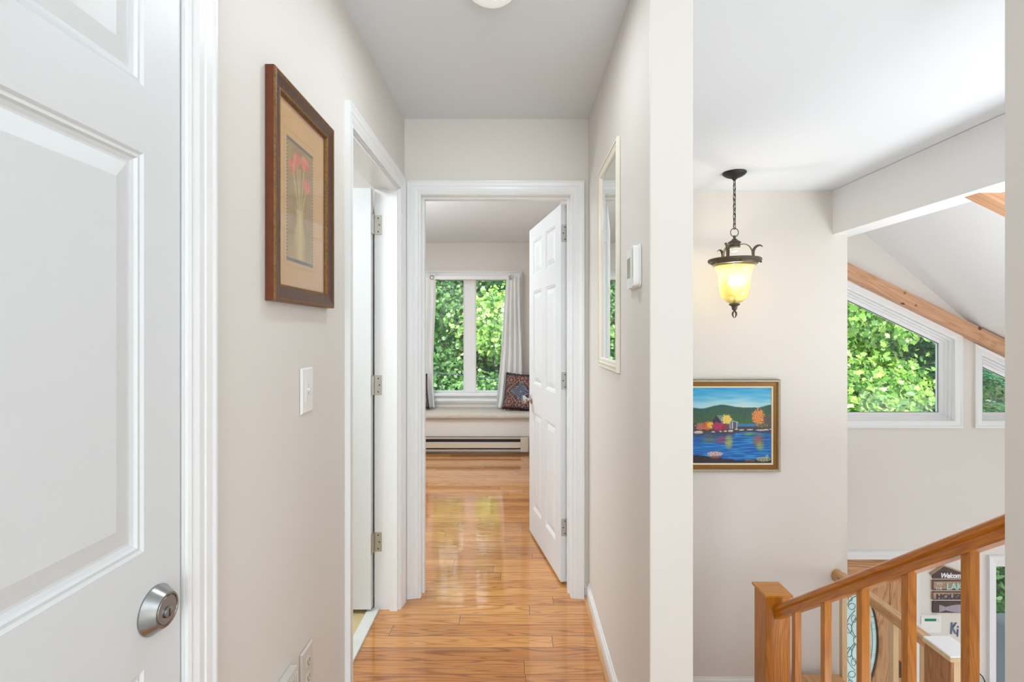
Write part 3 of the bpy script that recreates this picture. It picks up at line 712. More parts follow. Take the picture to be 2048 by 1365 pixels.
# deck railing outside
dk = thing('deck_railing', 'weathered deck railing outside the glazed door', 'railing', (5.6, 5.6, ZE))
b = MB(); zz = ZY(1243,5.6); b.box(4.6, 8.5, 5.54, 5.66, zz-.05, zz, .006); b.build('top_rail', M['deck'], dk)
for i in range(4):
    b = MB(); b.box(4.66+1.2*i, 4.75+1.2*i, 5.56, 5.64, ZE-.2, zz-.05); b.build('post', M['deck'], dk)
b = MB(); b.box(4.5, 8.5, 4.76, 5.9, ZE-.25, ZE-.12); tag(b.build('outdoor_deck', M['slate']), 'grey deck boards outside the glazed door', 'deck')
b = MB(); b.box(5.0, 5.42, 5.0, 5.35, ZE-.12, ZY(1262,5.0), .05, 3); b.box(5.02, 5.40, 4.985, 5.0, ZE+.2, ZE+.5, .004); tag(b.build('covered_grill', M['slate']), 'blue-grey covered box standing on the deck behind the glass', 'grill')

# ================================================================== OBJECTS
def color_grid(name, u0, u1, v0, v1, nu, nv, m, fn, mt, parent, w=0):
    vs = []; fs = []; cs = []
    for j in range(nv+1):
        for i in range(nu+1):
            a, c = i/nu, j/nv
            vs.append(m(u0+(u1-u0)*a, v0+(v1-v0)*c, w)); cs.append(fn(a, c))
    for j in range(nv):
        for i in range(nu):
            k = j*(nu+1)+i; fs.append((k, k+1, k+nu+2, k+nu+1))
    me_ = bpy.data.meshes.new(name); me_.from_pydata(vs, [], fs); at = me_.color_attributes.new('Col', 'FLOAT_COLOR', 'POINT')
    at.data.foreach_set('color', [x for c in cs for x in rgb(*c)])
    me_.materials.append(mt); return link(name, me_, parent)
def mixc(a, b_, t): t = max(0, min(1, t)); return tuple(a[i]*(1-t)+b_[i]*t for i in range(3))
def nz(x, y, z=0, s=1): return noise.noise(Vector((x*s, y*s, z)))
M['paint'] = attr_mat('oil_paint', .45, 0, .25, 250); M['print'] = attr_mat('paper_print', .7)
M['pictureglass'] = thin_glass('picture_glass'); M['fringe'] = mat('dark_yarn_fringe', rgb(58,34,34), .9); M['textile'] = attr_mat('woven_textile', .9, 0, .8, 400)
# --- flower print on the left wall
U0, U1, V0, V1 = 1.139, 1.512, CZ+.075, CZ+.614
art = thing('framed_flower_print', 'dark brown framed print of pink calla lilies in a vase on the left wall', 'picture', (LW, 1.32, V0))
ml = lambda u, v, w: (LW+.001+w, u, v)
b = MB(); iw = .043
R = rect(U0, U1, V0, V1)
b.moulding(R, [(0,0),(0,.019)], ml, closed=True)
b.mi = 1; b.moulding(R, [(0,.019),(.002,.0225),(.006,.0235),(.008,.022)], ml, closed=True)
b.mi = 2; b.moulding(R, [(.008,.022),(.012,.022),(.026,.0175),(.034,.0165)], ml, closed=True)
b.mi = 1; b.moulding(R, [(.034,.0165),(.037,.0175),(.040,.0155),(.043,.009),(.043,0)], ml, closed=True)
b.build('frame', [M['frame_side'], M['goldbead'], M['frame']], art)
pu0, pu1, pv0, pv1 = 1.232, 1.392, CZ+.183, CZ+.490
def printc(a, c):
    u = U0+iw+(U1-U0-2*iw)*a; v = V0+iw+(V1-V0-2*iw)*c
    base = (206+6*nz(u,v,0,9), 164+6*nz(u,v,0,9), 112+6*nz(u,v,0,9))
    if pu0-.014 < u < pu1+.014 and pv0-.014 < v < pv1+.018:
        base = (196,154,98) if not (pu0-.011 < u < pu1+.011 and pv0-.011 < v < pv1+.015) else (203,163,112)
    if pu0 < u < pu1 and pv0 < v < pv1:
        x = (u-pu0)/(pu1-pu0); t = 1-(v-pv0)/(pv1-pv0)
        e = min(u-pu0, pu1-u); ev = min(v-pv0, pv1-v)
        if e < .006 or ev < .008:
            if e < .006 and ev > .008: return (86,84,78) if int(v/.0042) % 2 else (176,160,124)
            return (98,94,86)
        k = .5+.5*nz(x*3, t*4, 2)
        c_ = mixc((172,146,98), (138,104,66), k*.6+.35*(1-abs(x-.5)*2)*(1 if .45 < t < .75 else .3))
        c_ = mixc(c_, (184,164,118), max(0, t-.75)*2)
        for sx, sy, ex in ((.2,.25,.42),(.36,.16,.46),(.66,.15,.52),(.74,.35,.56),(.48,.2,.48)):   # stems
            if sy < t < .57:
                q = sx+(ex-sx)*((t-sy)/(.57-sy))**.7; dd = abs(x-q)
                if dd < .035: c_ = mixc((196,170,116), c_, dd/.035)
        for fx, fy, fw, fh in ((.2,.215,.13,.055),(.36,.14,.12,.06),(.66,.125,.17,.06),(.74,.31,.15,.065)):
            dd = ((x-fx)/fw)**2+((t-fy)/fh)**2
            if dd < 1.3:
                pk = mixc((206,104,88), (222,140,116), .5+.8*nz(x*9, t*16, 5)); c_ = mixc(pk, c_, max(0, dd-.5)/.8)
        if .55 < t < .97:
            hwv = .13 if t < .66 else .13+.09*math.sin(min(1, (t-.66)/.24)*PI*.75)
            if t < .60: hwv = .13+.05*(.60-t)/.05
            dd = abs(x-.48)/hwv
            if dd < 1.15: c_ = mixc(mixc((206,186,126), (170,140,86), dd*.8+.2*nz(x*12, t*6, 8)), c_, max(0, dd-.85)/.3)
        return c_
    return base
color_grid('print_sheet', U0+iw-.002, U1-iw+.002, V0+iw-.002, V1-iw+.002, 150, 220, ml, printc, M['print'], art, .006)
b = MB(); b.prism(rect(U0+iw-.002, U1-iw+.002, V0+iw-.002, V1-iw+.002), .009, .011, ml); b.build('glass_pane', M['pictureglass'], art)
# --- switch, outlet, plug-in
sw = thing('dimmer_switch', 'white dimmer switch plate on the left wall under the flower print', 'light switch', (LW, 1.36, CZ-.155))
def plate(parent, u0, u1, v0, v1, m, mt='plastic', t=.006, nm='cover_plate'):
    b = MB(); R = rect(u0, u1, v0, v1); b.moulding(R, [(0,0),(0,.002),(.004,t)], m, closed=True); b.face([m(*q, t) for q in rect(u0+.004, u1-.004, v0+.004, v1-.004)]); return b.build(nm, M[mt], parent)
a_, c_ = 1.323, 1.396
plate(sw, a_, c_, CZ-.2165, CZ-.0935, ml)
um, vm = (a_+c_)/2, CZ-.152
b = MB(); b.moulding(rect(um-.0165, um+.0165, vm-.034, vm+.034), [(0,.006),(0,.0068),(.001,.0072)], ml, closed=True); b.face([ml(*q, .0072) for q in rect(um-.0155, um+.0155, vm-.033, vm+.033)])
b.build('slider_face', M['plastic'], sw)
b = MB(); b.prism([(um-.006,vm-.003),(um+.012,vm-.003),(um+.012,vm+.003),(um-.006,vm+.003)], .0072, .013, ml); b.build('slider_knob', M['plastic'], sw)
b = MB()
for dv in (.006,.011,-.010,-.013): b.prism(rect(um-.002, um+.002, vm+dv, vm+dv+.0012), .0072, .0076, ml)
b.build('marks', M['dark'], sw)
ou = thing('wall_outlet', 'almond duplex outlet low on the left wall', 'power outlet', (LW, 1.36, CZ-.91))
a_, c_ = 1.320, 1.396; v1_ = CZ-.852; v0_ = v1_-.125
plate(ou, a_, c_, v0_, v1_, ml, 'almond')
um = (a_+c_)/2
for vm in (v1_-.041, v0_+.041):
    b = MB(); n = 24
    pl = [(um+max(-.014, min(.014, .0175*math.cos(2*PI*i/n))), vm+.0145*math.sin(2*PI*i/n)) for i in range(n)]
    b.prism(pl, .006, .0085, ml); r_ = b.build('socket', M['almond'], ou)
    b = MB()
    for du in (-.006,.006): b.prism(rect(um+du-.0012, um+du+.0012, vm-.001, vm+.007), .0085, .0088, ml)
    b.prism([(um+.0025*math.cos(t*PI/4), vm-.007+.0025*math.sin(t*PI/4)) for t in range(8)], .0085, .0088, ml); b.build('slots', M['dark'], r_)
# ribbed vent / night light plugged in nearer the camera
nl = thing('plug_in_air_freshener', 'ribbed white plug-in device on the left wall beside the outlet', 'plug-in device', (LW, 1.2, .3))
b = MB(); zt = CZ-.838
b.prism([(1.17,zt-.13),(1.27,zt-.13),(1.27,zt-.012),(1.262,zt),(1.175,zt),(1.17,zt-.008)], 0, .020, ml); b.build('housing', M['almond'], nl)
b = MB()
for k in range(7): b.prism(rect(1.19+.011*k, 1.195+.011*k, zt-.12, zt-.014), .020, .0225, ml)
b.build('ribs', M['almond'], nl)
# --- mirror on the right wall
MU0, MU1, MV0, MV1 = 1.788, 2.194, CZ-.143, CZ+.706
mi = thing('framed_mirror', 'tall mirror in a cream frame on the right hall wall', 'mirror', (RW, 2.0, MV0))
mr = lambda u, v, w: (RW-.001-w, u, v)
R = rect(MU0, MU1, MV0, MV1); b = MB()
b.moulding(R, [(0,0),(0,.011),(.002,.0135),(.012,.0135)], mr, closed=True)
b.moulding(R, [(.016,.012),(.020,.0125),(.026,.010),(.034,.010),(.038,.008),(.042,.004),(.042,0)], mr, closed=True)
b.mi = 1; b.moulding(R, [(.012,.0135),(.014,.0118),(.016,.012)], mr, closed=True); b.build('frame', [M['cream'], M['creamgold']], mi)
b = MB(); b.face([mr(*q, .003) for q in rect(MU0+.042, MU1-.042, MV0+.042, MV1-.042)]); b.build('mirror_glass', M['mirror'], mi)
# --- thermostat
th = thing('thermostat', 'white wall thermostat with a grey display beside the mirror', 'thermostat', (RW, 1.55, CZ+.13))
b = MB(); tv0, tv1 = CZ+.139, CZ+.268
def pill(u0, u1, v0, v1, r, n=6):
    q = []
    for cx_, cy_, a0 in ((u1-r, v1-r, 0), (u0+r, v1-r, PI/2), (u0+r, v0+r, PI), (u1-r, v0+r, 1.5*PI)):
        q += [(cx_+r*math.cos(a0+PI/2*k/n), cy_+r*math.sin(a0+PI/2*k/n)) for k in range(n+1)]
    return q
b.prism(pill(1.487, 1.625, tv0, tv1, .012), 0, .006, mr); b.prism(pill(1.490, 1.622, tv0+.003, tv1-.003, .014), .006, .014, mr)
b.prism(pill(1.490, 1.532, tv0+.003, tv1-.003, .014), .014, .023, mr)
b.build('body', M['plastic'], th)
b = MB(); b.prism(rect(1.540, 1.612, tv0+.036, tv1-.030), .014, .0148, mr); b.build('display', M['lcd'], th)
b = MB(); b.prism(rect(1.503, 1.505, tv0+.03, tv1-.012), .023, .0234, mr); b.build('groove', M['dark'], th)
# --- round white ceiling dome with an added glow and fill light
sd = thing('ceiling_dome', 'small round white dome on the hall ceiling at the top edge, glow added', 'ceiling fixture', (-.076, 1.585, HC))
b = MB(); b.lathe([(0,0),(.085,0),(.085,-.008),(.080,-.010),(0,-.010)], 40, ax=(-.076,1.585,HC)); b.build('base', M['plastic'], sd)
M['dome'] = glow('glowing_white_dome', rgb(235,235,232), .35)  # glow added to the dome cover
b = MB(); b.lathe([(.078,-.010),(.074,-.022),(.062,-.032),(.040,-.039),(0,-.042)], 40, ax=(-.076,1.585,HC)); b.build('dome_cover', M['dome'], sd)
lamp('dome_added_fill', 'AREA', (-.076,1.585,HC-.046), 4.2, CW, (0,0,0), .13)  # fill light added under the dome to brighten the hall
# --- lake painting
pn = thing('lake_painting', 'framed painting of a lake, cabin and autumn trees on the stairwell wall', 'picture', (1.6, Y1, CZ-1.07))
mp_ = lambda u, v, w: (u, Y1-.001-w, v)
q0, q1 = 1.13, XY(1562,Y1-.035); w0, w1 = ZY(945,Y1-.035), ZY(760,Y1-.035); R = rect(q0, q1, w0, w1)
b = MB(); b.moulding(R, [(0,0),(0,.030)], mp_, closed=True); b.mi = 1; b.moulding(R, [(0,.030),(.006,.036),(.016,.034),(.022,.026)], mp_, closed=True)
b.mi = 2; b.moulding(R, [(.022,.026),(.024,.020),(.052,.018)], mp_, closed=True); b.mi = 3; b.moulding(R, [(.052,.018),(.054,.020),(.062,.018),(.064,.012)], mp_, closed=True)
b.build('frame', [M['black'], M['silverbead'], M['golddark'], M['fabricwhite']], pn)
def lake(a, c):
    u = q0+.062+(q1-q0-.124)*a
    x = (u/(Y1-.012)*1000+1031-1380)*6.205            # picture units measured on the print
    v = w0+.062+(w1-w0-.124)*c; y = ((CZ-v)/(Y1-.012)*1000+667-740)*6.205
    n1 = nz(x*.004, y*.03, 1); n2 = nz(x*.02, y*.02, 3); n3 = nz(x*.07, y*.07, 7)
    t = (y-200)/270
    c_ = mixc((30,150,205), (150,206,222), t*1.1+.35*n1)
    if t > .6: c_ = mixc(c_, (216,226,214), (t-.6)*1.8*(1-min(1, abs(x-600)/700)))
    hill = 470-35*math.exp(-((x-400)/150)**2)+15*math.exp(-((x-150)/80)**2)-45*max(0, (x-850)/180)+5*n2
    n5 = nz(x*.05, y*.02, 12)
    if y > hill-6: c_ = mixc(c_, mixc((42,84,78), (62,98,60), (y-hill)/170+.6*n2+.5*n5), (y-hill+6)/12)
    if y > 668: c_ = (52,120,168) if x > 560 else (50,80,60)
    # far shore
    sh = 705+8*n2
    if y > sh and y < 775: c_ = mixc((54,48,60), (84,80,84), .5+n3)
    if y > 775:
        c_ = mixc(mixc((34,78,130), (20,92,176), (y-775)/130), (50,146,206), .35+1.6*nz(x*.006, y*.07, 4))
        if y < 840 and x < 560: c_ = mixc((66,62,84), c_, (y-790)/60+n3)
        g = lambda cx, cy, rx, ry: max(0, 1-((x-cx)/rx)**2-((y-cy)/ry)**2)
        st_ = .6+.9*nz(x*.008, y*.12, 9)
        c_ = mixc(c_, (150,60,90), 1.4*g(390,870,90,60)*st_); c_ = mixc(c_, (196,178,70), 1.3*g(480,900,60,110)*st_)
        c_ = mixc(c_, (110,100,70), 1.2*g(240,860,130,60)*st_); c_ = mixc(c_, (160,100,80), 1.3*g(850,870,90,110)*st_)
        c_ = mixc(c_, (170,180,60), 1.1*g(870,950,60,70)*st_); c_ = mixc(c_, (120,160,70), g(730,800,90,18))
    # cabin
    if 235 < x < 600 and 560 < y < 740:
        if 330 < x < 470 and y > 565 and y < 565+ (x-330)*0+ 95 and x > 330+(y-565)*.62: c_ = (116,134,136)
        if x > 325 and x < 545 and 568 < y < 640 and x < 480+(y-568)*1.0 and x > 335+(y-565)*.65: c_ = (112,136,134)
        if 255 < x < 400 and y > 568+abs(x-330)*(1.15 if x < 330 else 1.4) and y < 665: c_ = (54,46,62)
        if 400 < x < 585 and 640 < y < 735: c_ = mixc((104,98,108), (80,78,92), .5+n3)
        for px_ in (498, 525, 580):
            if abs(x-px_) < 5 and 645 < y < 735: c_ = (196,200,196)
        if 395 < x < 600 and abs(y-(640+(x-545)*.3 if x > 545 else 640)) < 4 and x > 500: c_ = (176,190,186)
    def tree_(cx, cy, rx, ry, c1, c2, s=.06):
        nonlocal c_
        dd = ((x-cx)/rx)**2+((y-cy)/ry)**2
        if dd < .8+.9*nz(x*s, y*s, cx): c_ = mixc(c1, c2, .5+1.6*nz(x*.09, y*.09, cx+5))
    tree_(975, 640, 75, 90, (70,60,70), (110,96,84)); tree_(900, 690, 100, 30, (54,60,50), (150,140,96))
    tree_(848, 585, 80, 105, (196,96,60), (234,170,82)); tree_(455, 615, 66, 66, (214,176,66), (244,222,120))
    tree_(130, 710, 66, 50, (150,70,80), (196,140,120)); tree_(215, 700, 80, 66, (170,76,60), (214,120,66)); tree_(250, 690, 50, 40, (214,160,50), (230,190,70))
    tree_(350, 705, 80, 55, (150,34,80), (196,60,110)); tree_(430, 715, 46, 40, (120,34,50), (160,60,70))
    tree_(180, 760, 140, 22, (50,56,44), (96,84,56))
    for sx, sy, rx, ry in ((105,778,56,18),(290,772,22,8),(380,768,16,7),(440,764,20,9),(505,760,34,13),(575,740,20,7),(640,748,36,8),(740,745,40,8),(880,750,60,9),(945,746,34,9),(1010,740,24,10)):
        if ((x-sx)/rx)**2+((y-sy)/ry)**2 < 1+.6*n3: c_ = mixc((222,214,196), (160,150,150), (y-sy)/ry*.5+.4)
    gr = 1060+60*min(1, max(0, (x-70)/500))+10*n2-30*max(0, (x-750)/300)
    if y > gr: c_ = mixc((34,32,44), (56,42,46), .5+n3)
    for cx, cy, rx, ry, col1, col2 in ((310,1045,95,30,(236,160,110),(250,220,160)),(310,1085,60,20,(176,90,60),(90,60,40)),(735,1130,70,14,(190,120,80),(90,60,50)),(910,1110,90,32,(96,140,90),(230,220,180)),(955,1085,20,34,(150,170,130),(210,210,170))):
        if ((x-cx)/rx)**2+((y-cy)/ry)**2 < 1 and nz(x*.11, y*.11, cy) > -.05: c_ = mixc(col1, col2, .5+2*nz(x*.15, y*.15, cx))
    return tuple(max(0, min(255, k)) for k in c_)
color_grid('canvas', q0+.062, q1-.062, w0+.062, w1-.062, 440, 320, mp_, lake, M['paint'], pn, .012)
# --- pendant lantern
LX, LY = 1.502, 3.43; s = LY/1000
zv = lambda v: CZ+(667-(440+v/6.5))*s
pl = thing('pendant_lantern', 'lit bronze pendant lantern with an amber bell glass hanging on a chain', 'pendant light', (LX, LY, HC))
b = MB(); b.lathe([(0,0),(.077,0),(.078,-.006),(.070,-.016),(.052,-.028),(.030,-.036),(.018,-.042),(.012,-.050),(.006,-.056),(0,-.056)], 40, ax=(LX,LY,HC)); b.build('canopy', M['black'], pl)
b = MB(); zc0 = HC-.052; zc1 = zv(115); L_ = zc0-zc1; nlk = 10; ll = L_/nlk*1.28
for k in range(nlk):
    zc = zc0-L_*(k+.5)/nlk; aa = (PI/2*k)+.5; dx, dy = math.cos(aa), math.sin(aa); wv = .0085
    pts = []
    for t in range(20):
        a = 2*PI*t/20; hx = wv*math.cos(a); hz = (ll/2-wv)*(1 if math.sin(a) > 0 else -1)+wv*math.sin(a) if abs(math.sin(a)) > 1e-6 else 0
        pts.append((LX+hx*dx, LY+hx*dy, zc+hz))
    b.tube(pts, .0023, 6, True)
b.tube([(LX+.004*math.sin(t*1.9), LY+.004*math.cos(t*1.9), zc0-L_*t/24) for t in range(25)], .002, 6)
b.build('chain', M['black'], pl)
b = MB(); b.tube([(LX+.027*math.cos(t*PI/14), LY, zv(165)+.029*math.sin(t*PI/14)) for t in range(28)], .0027, 8, True); b.build('hanging_ring', M['black'], pl)
b = MB(); b.lathe([(0,zv(205)-CZ),(.009,zv(205)-CZ),(.008,zv(215)-CZ),(.010,zv(222)-CZ),(.008,zv(240)-CZ),(.018,zv(258)-CZ),(.030,zv(278)-CZ),(.042,zv(292)-CZ),(.043,zv(302)-CZ),(.036,zv(306)-CZ),(.036,zv(345)-CZ),(.039,zv(350)-CZ),(.039,zv(356)-CZ),(.0,zv(356)-CZ)], 32, ax=(LX,LY,CZ)); b.build('cap', M['bronze'], pl)
M['clear'] = thin_glass('clear_glass', (.93,.96,.92,1))
b = MB(); b.lathe([(.026,zv(358)-CZ),(.026,zv(370)-CZ),(.030,zv(380)-CZ),(.022,zv(395)-CZ),(.024,zv(405)-CZ),(.012,zv(418)-CZ),(0,zv(420)-CZ)], 24, ax=(LX,LY,CZ)); b.build('upper_socket', M['plastic'], pl)
zb = zv(535)
b = MB(); b.lathe([(.150,zb+.012),(.166,zb+.013),(.172,zb+.008),(.171,zb-.003),(.165,zb-.010),(.152,zb-.012),(.150,zb-.018),(.146,zb-.024),(.134,zb-.026),(.130,zb-.020),(.132,zb+.006),(.150,zb+.012)], 64, ax=(LX,LY,0)); b.build('band', M['bronze'], pl)
ball = MB()
for k, ang in enumerate((-14, 106, 226)):
    a = math.radians(ang); dx, dy = math.cos(a), math.sin(a)
    pr = [(.036,zv(325)),(.055,zv(318)),(.075,zv(325)),(.094,zv(350)),(.107,zv(390)),(.114,zv(430)),(.118,zb+.008)]
    b = MB(); b.tube([(LX+r*dx, LY+r*dy, z) for r, z in pr], [.008,.008,.008,.009,.010,.011,.012], 8, flat=.45)
    pr2 = [(.120,zb+.010),(.118,zv(440)),(.120,zv(405)),(.130,zv(370)),(.145,zv(348)),(.160,zv(343)),(.172,zv(352)),(.177,zv(368))]
    b.tube([(LX+r*dx, LY+r*dy, z) for r, z in pr2], [.010,.011,.011,.010,.008,.006,.004,.002], 8, flat=.45)
    b.build('arm', M['bronze'], pl)
for ang in (-40, 80, 200, 260):
    a = math.radians(ang); b = MB(); cx_, cy_ = LX+.168*math.cos(a), LY+.168*math.sin(a)
    b.lathe([(0,.007),(.005,.005),(.0072,0),(.005,-.006),(0,-.0075)], 14, ax=(cx_, cy_, zb-.020)); b.tube([(LX+.150*math.cos(a), LY+.150*math.sin(a), zb-.018),(cx_, cy_, zb-.02)], .003, 6); b.build('thumb_screw', M['bronze'], pl)
gp = [(.138,600),(.127,606),(.117,640),(.110,680),(.1035,740),(.1005,800),(.0985,870),(.095,930),(.088,980),(.078,1020),(.062,1050),(.045,1070),(.028,1084),(.010,1088)]
M['amber'] = diffuser('seeded_amber_glass', rgb(244,222,140), .5, (1,.94,.66,1), .75)
b = MB(); b.lathe([(r, zv(v)) for r, v in gp], 56, ax=(LX,LY,0)); o = b.build('bell_glass', M['amber'], pl)
b = MB(); b.lathe([(0,zv(1080)),(.034,zv(1090)),(.036,zv(1100)),(.032,zv(1112)),(.020,zv(1125)),(.018,zv(1150)),(.015,zv(1170)),(.006,zv(1186)),(.006,zv(1200)),(0,zv(1200))], 28, ax=(LX,LY,0))
for k in range(4):
    a = k*PI/2+.4; b.tube([(LX+r*math.cos(a), LY+r*math.sin(a), zv(v)) for r, v in ((.004,1188),(.014,1205),(.017,1230),(.012,1255),(.004,1276))], [.004,.006,.006,.004,.002], 8)
b.build('finial', M['bronze'], pl)
b = MB(); b.lathe([(0,zv(955)),(.030,zv(958)),(.046,zv(970)),(.044,zv(985)),(.020,zv(1000)),(.008,zv(1010)),(.008,zv(1084)),(0,zv(1084))], 28, ax=(LX,LY,0)); b.build('candle_plate', M['bronze'], pl)
M['bulb'] = glow('lit_bulb', (1,.90,.68,1), 7); M['candle'] = mat('ivory_candle_sleeve', rgb(240,226,176), .5)
for k in range(3):
    a = math.radians(90+120*k); cx_, cy_ = LX+.034*math.cos(a), LY+.034*math.sin(a)
    b = MB(); b.lathe([(0,zv(960)),(.011,zv(960)),(.011,zv(868)),(0,zv(868))], 18, ax=(cx_, cy_, 0)); cs = b.build('candle_sleeve', M['candle'], pl)
    b = MB(); b.lathe([(0,zv(866)),(.008,zv(862)),(.016,zv(835)),(.018,zv(810)),(.013,zv(775)),(.006,zv(745)),(0,zv(728))], 18, ax=(cx_, cy_, 0)); b.build('bulb', M['bulb'], cs)
lp = lamp('lantern_bulb_light', 'POINT', (LX, LY, zv(745)), 4, (1,.88,.66), size=.03)
# ---------- bedroom
def curtain(name, label, edges, y0, amp, folds, seed):
    """edges: list of (z, xl, xr) from top to bottom"""
    o = thing(name, label, 'curtain', ((edges[0][1]+edges[0][2])/2, y0, edges[-1][0]), 'white curtains of the bedroom window')
    nu, nv = 90, 60; vs = []; fs = []
    for j in range(nv+1):
        t = j/nv; q = t*(len(edges)-1); i0 = min(int(q), len(edges)-2); f = q-i0
        z, xl, xr = [edges[i0][k]*(1-f)+edges[i0+1][k]*f for k in range(3)]
        for i in range(nu+1):
            a = i/nu; w_ = 2*PI*folds*a+.5*math.sin(3*t+seed)
            am = amp*(.35+.65*min(1, t*3))
            vs.append((xl+(xr-xl)*(a+.35*math.sin(2*w_)/(2*PI*folds)), y0+am*math.sin(w_)+.008*math.sin(5*a+4*t+seed), z+(.004*math.sin(9*a*PI) if j == nv else 0)))
    for j in range(nv):
        for i in range(nu):
            k = j*(nu+1)+i; fs.append((k, k+1, k+nu+2, k+nu+1))
    me_ = bpy.data.meshes.new('drape'); me_.from_pydata(vs, [], fs); me_.polygons.foreach_set('use_smooth', [True]*len(fs)); me_.materials.append(M['curtain'])
    c = link('drape', me_, o); mo = c.modifiers.new('thick', 'SOLIDIFY'); mo.thickness = .0015
    # gathered heading
    b = MB(); z, xl, xr = edges[0]; n = 14
    for k in range(n):
        x = xl+(xr-xl)*(k+.5)/n; b.tube([(x, y0-.006, z+.012), (x, y0-.012, z-.012), (x, y0-.006, z-.045)], (xr-xl)/n*.5, 6)
    b.build('heading', M['curtain'], o)
    return o
Yc = 5.975
E = lambda rows: [(ZY(y, Yc), XY(a, Yc), XY(c, Yc)) for y, a, c in rows]
curtain('curtain', 'white curtain at the left side of the bedroom window', E([(549,826,871),(600,826,871),(660,825,868),(720,824,866),(780,824,867),(816,825,870)]), Yc, .022, 4, 1)
curtain('curtain', 'white curtain swept in at the right of the bedroom window', E([(549,1013,1040),(600,1009,1041),(650,1006,1042),(700,1003,1044),(760,998,1045),(800,994,1042),(816,992,1034)]), Yc, .028, 4, 2.2)
rd = thing('curtain_rod', 'white curtain rod across the bedroom window top', 'curtain rod', (XY(942,Yc), Yc, ZY(556,Yc)))
zr_ = ZY(555.5, 5.955)
b = MB(); b.box(XY(866,5.955), XY(1019,5.955), 5.953, 5.960, zr_-.021, zr_+.021, .002); b.build('rod', M['trim'], rd)
for px in (864, 1021):
    x = XY(px, 5.955); b = MB(); b.tube([(x+.022*math.cos(t*PI/8), 5.94, zr_+.024*math.sin(t*PI/8)) for t in range(16)], .0045, 8, True); b.tube([(x, 5.945, zr_), (x, 6.066, zr_)], .006); b.build('bracket', M['steel'], rd)
ws = thing('window_seat', 'built-in window seat with a cream pile cover under the bedroom window', 'window seat', (-.8, 5.9, 0))
b = MB(); b.box(-1.99, RW-.001, 5.70, 6.088, 0, CZ-.965); b.build('base', M['wall'], ws)
# pile cover: bumpy rounded slab
bm_vs = []; fs = []; sec = []
zt, zb_ = CZ-.905, CZ-.972
for k in range(9):
    a = -PI/2+PI*k/8; sec.append((5.672-.022*math.cos(a)*1.2, (zt+zb_)/2+(zt-zb_)/2*math.sin(a)))
sec += [(5.72+.36*k/8, zt+.004*math.sin(k)) for k in range(9)]
nx = 260
for i in range(nx+1):
    x = -1.98+(RW-.004+1.98)*i/nx
    for k, (y, z) in enumerate(sec):
        n = noise.noise(Vector((x*9, y*9, z*9)))*.006+noise.noise(Vector((x*60, y*60, z*60)))*.003
        bm_vs.append((x, y-(abs(n) if k < 9 else 0), z+n*(.9 if k > 4 else .4)))
m_ = len(sec)
for i in range(nx):
    for k in range(m_-1): fs.append((i*m_+k, (i+1)*m_+k, (i+1)*m_+k+1, i*m_+k+1))
me_ = bpy.data.meshes.new('seat_cover'); me_.from_pydata(bm_vs, [], fs); me_.polygons.foreach_set('use_smooth', [True]*len(fs)); me_.materials.append(M['shag']); link('seat_cover', me_, ws)
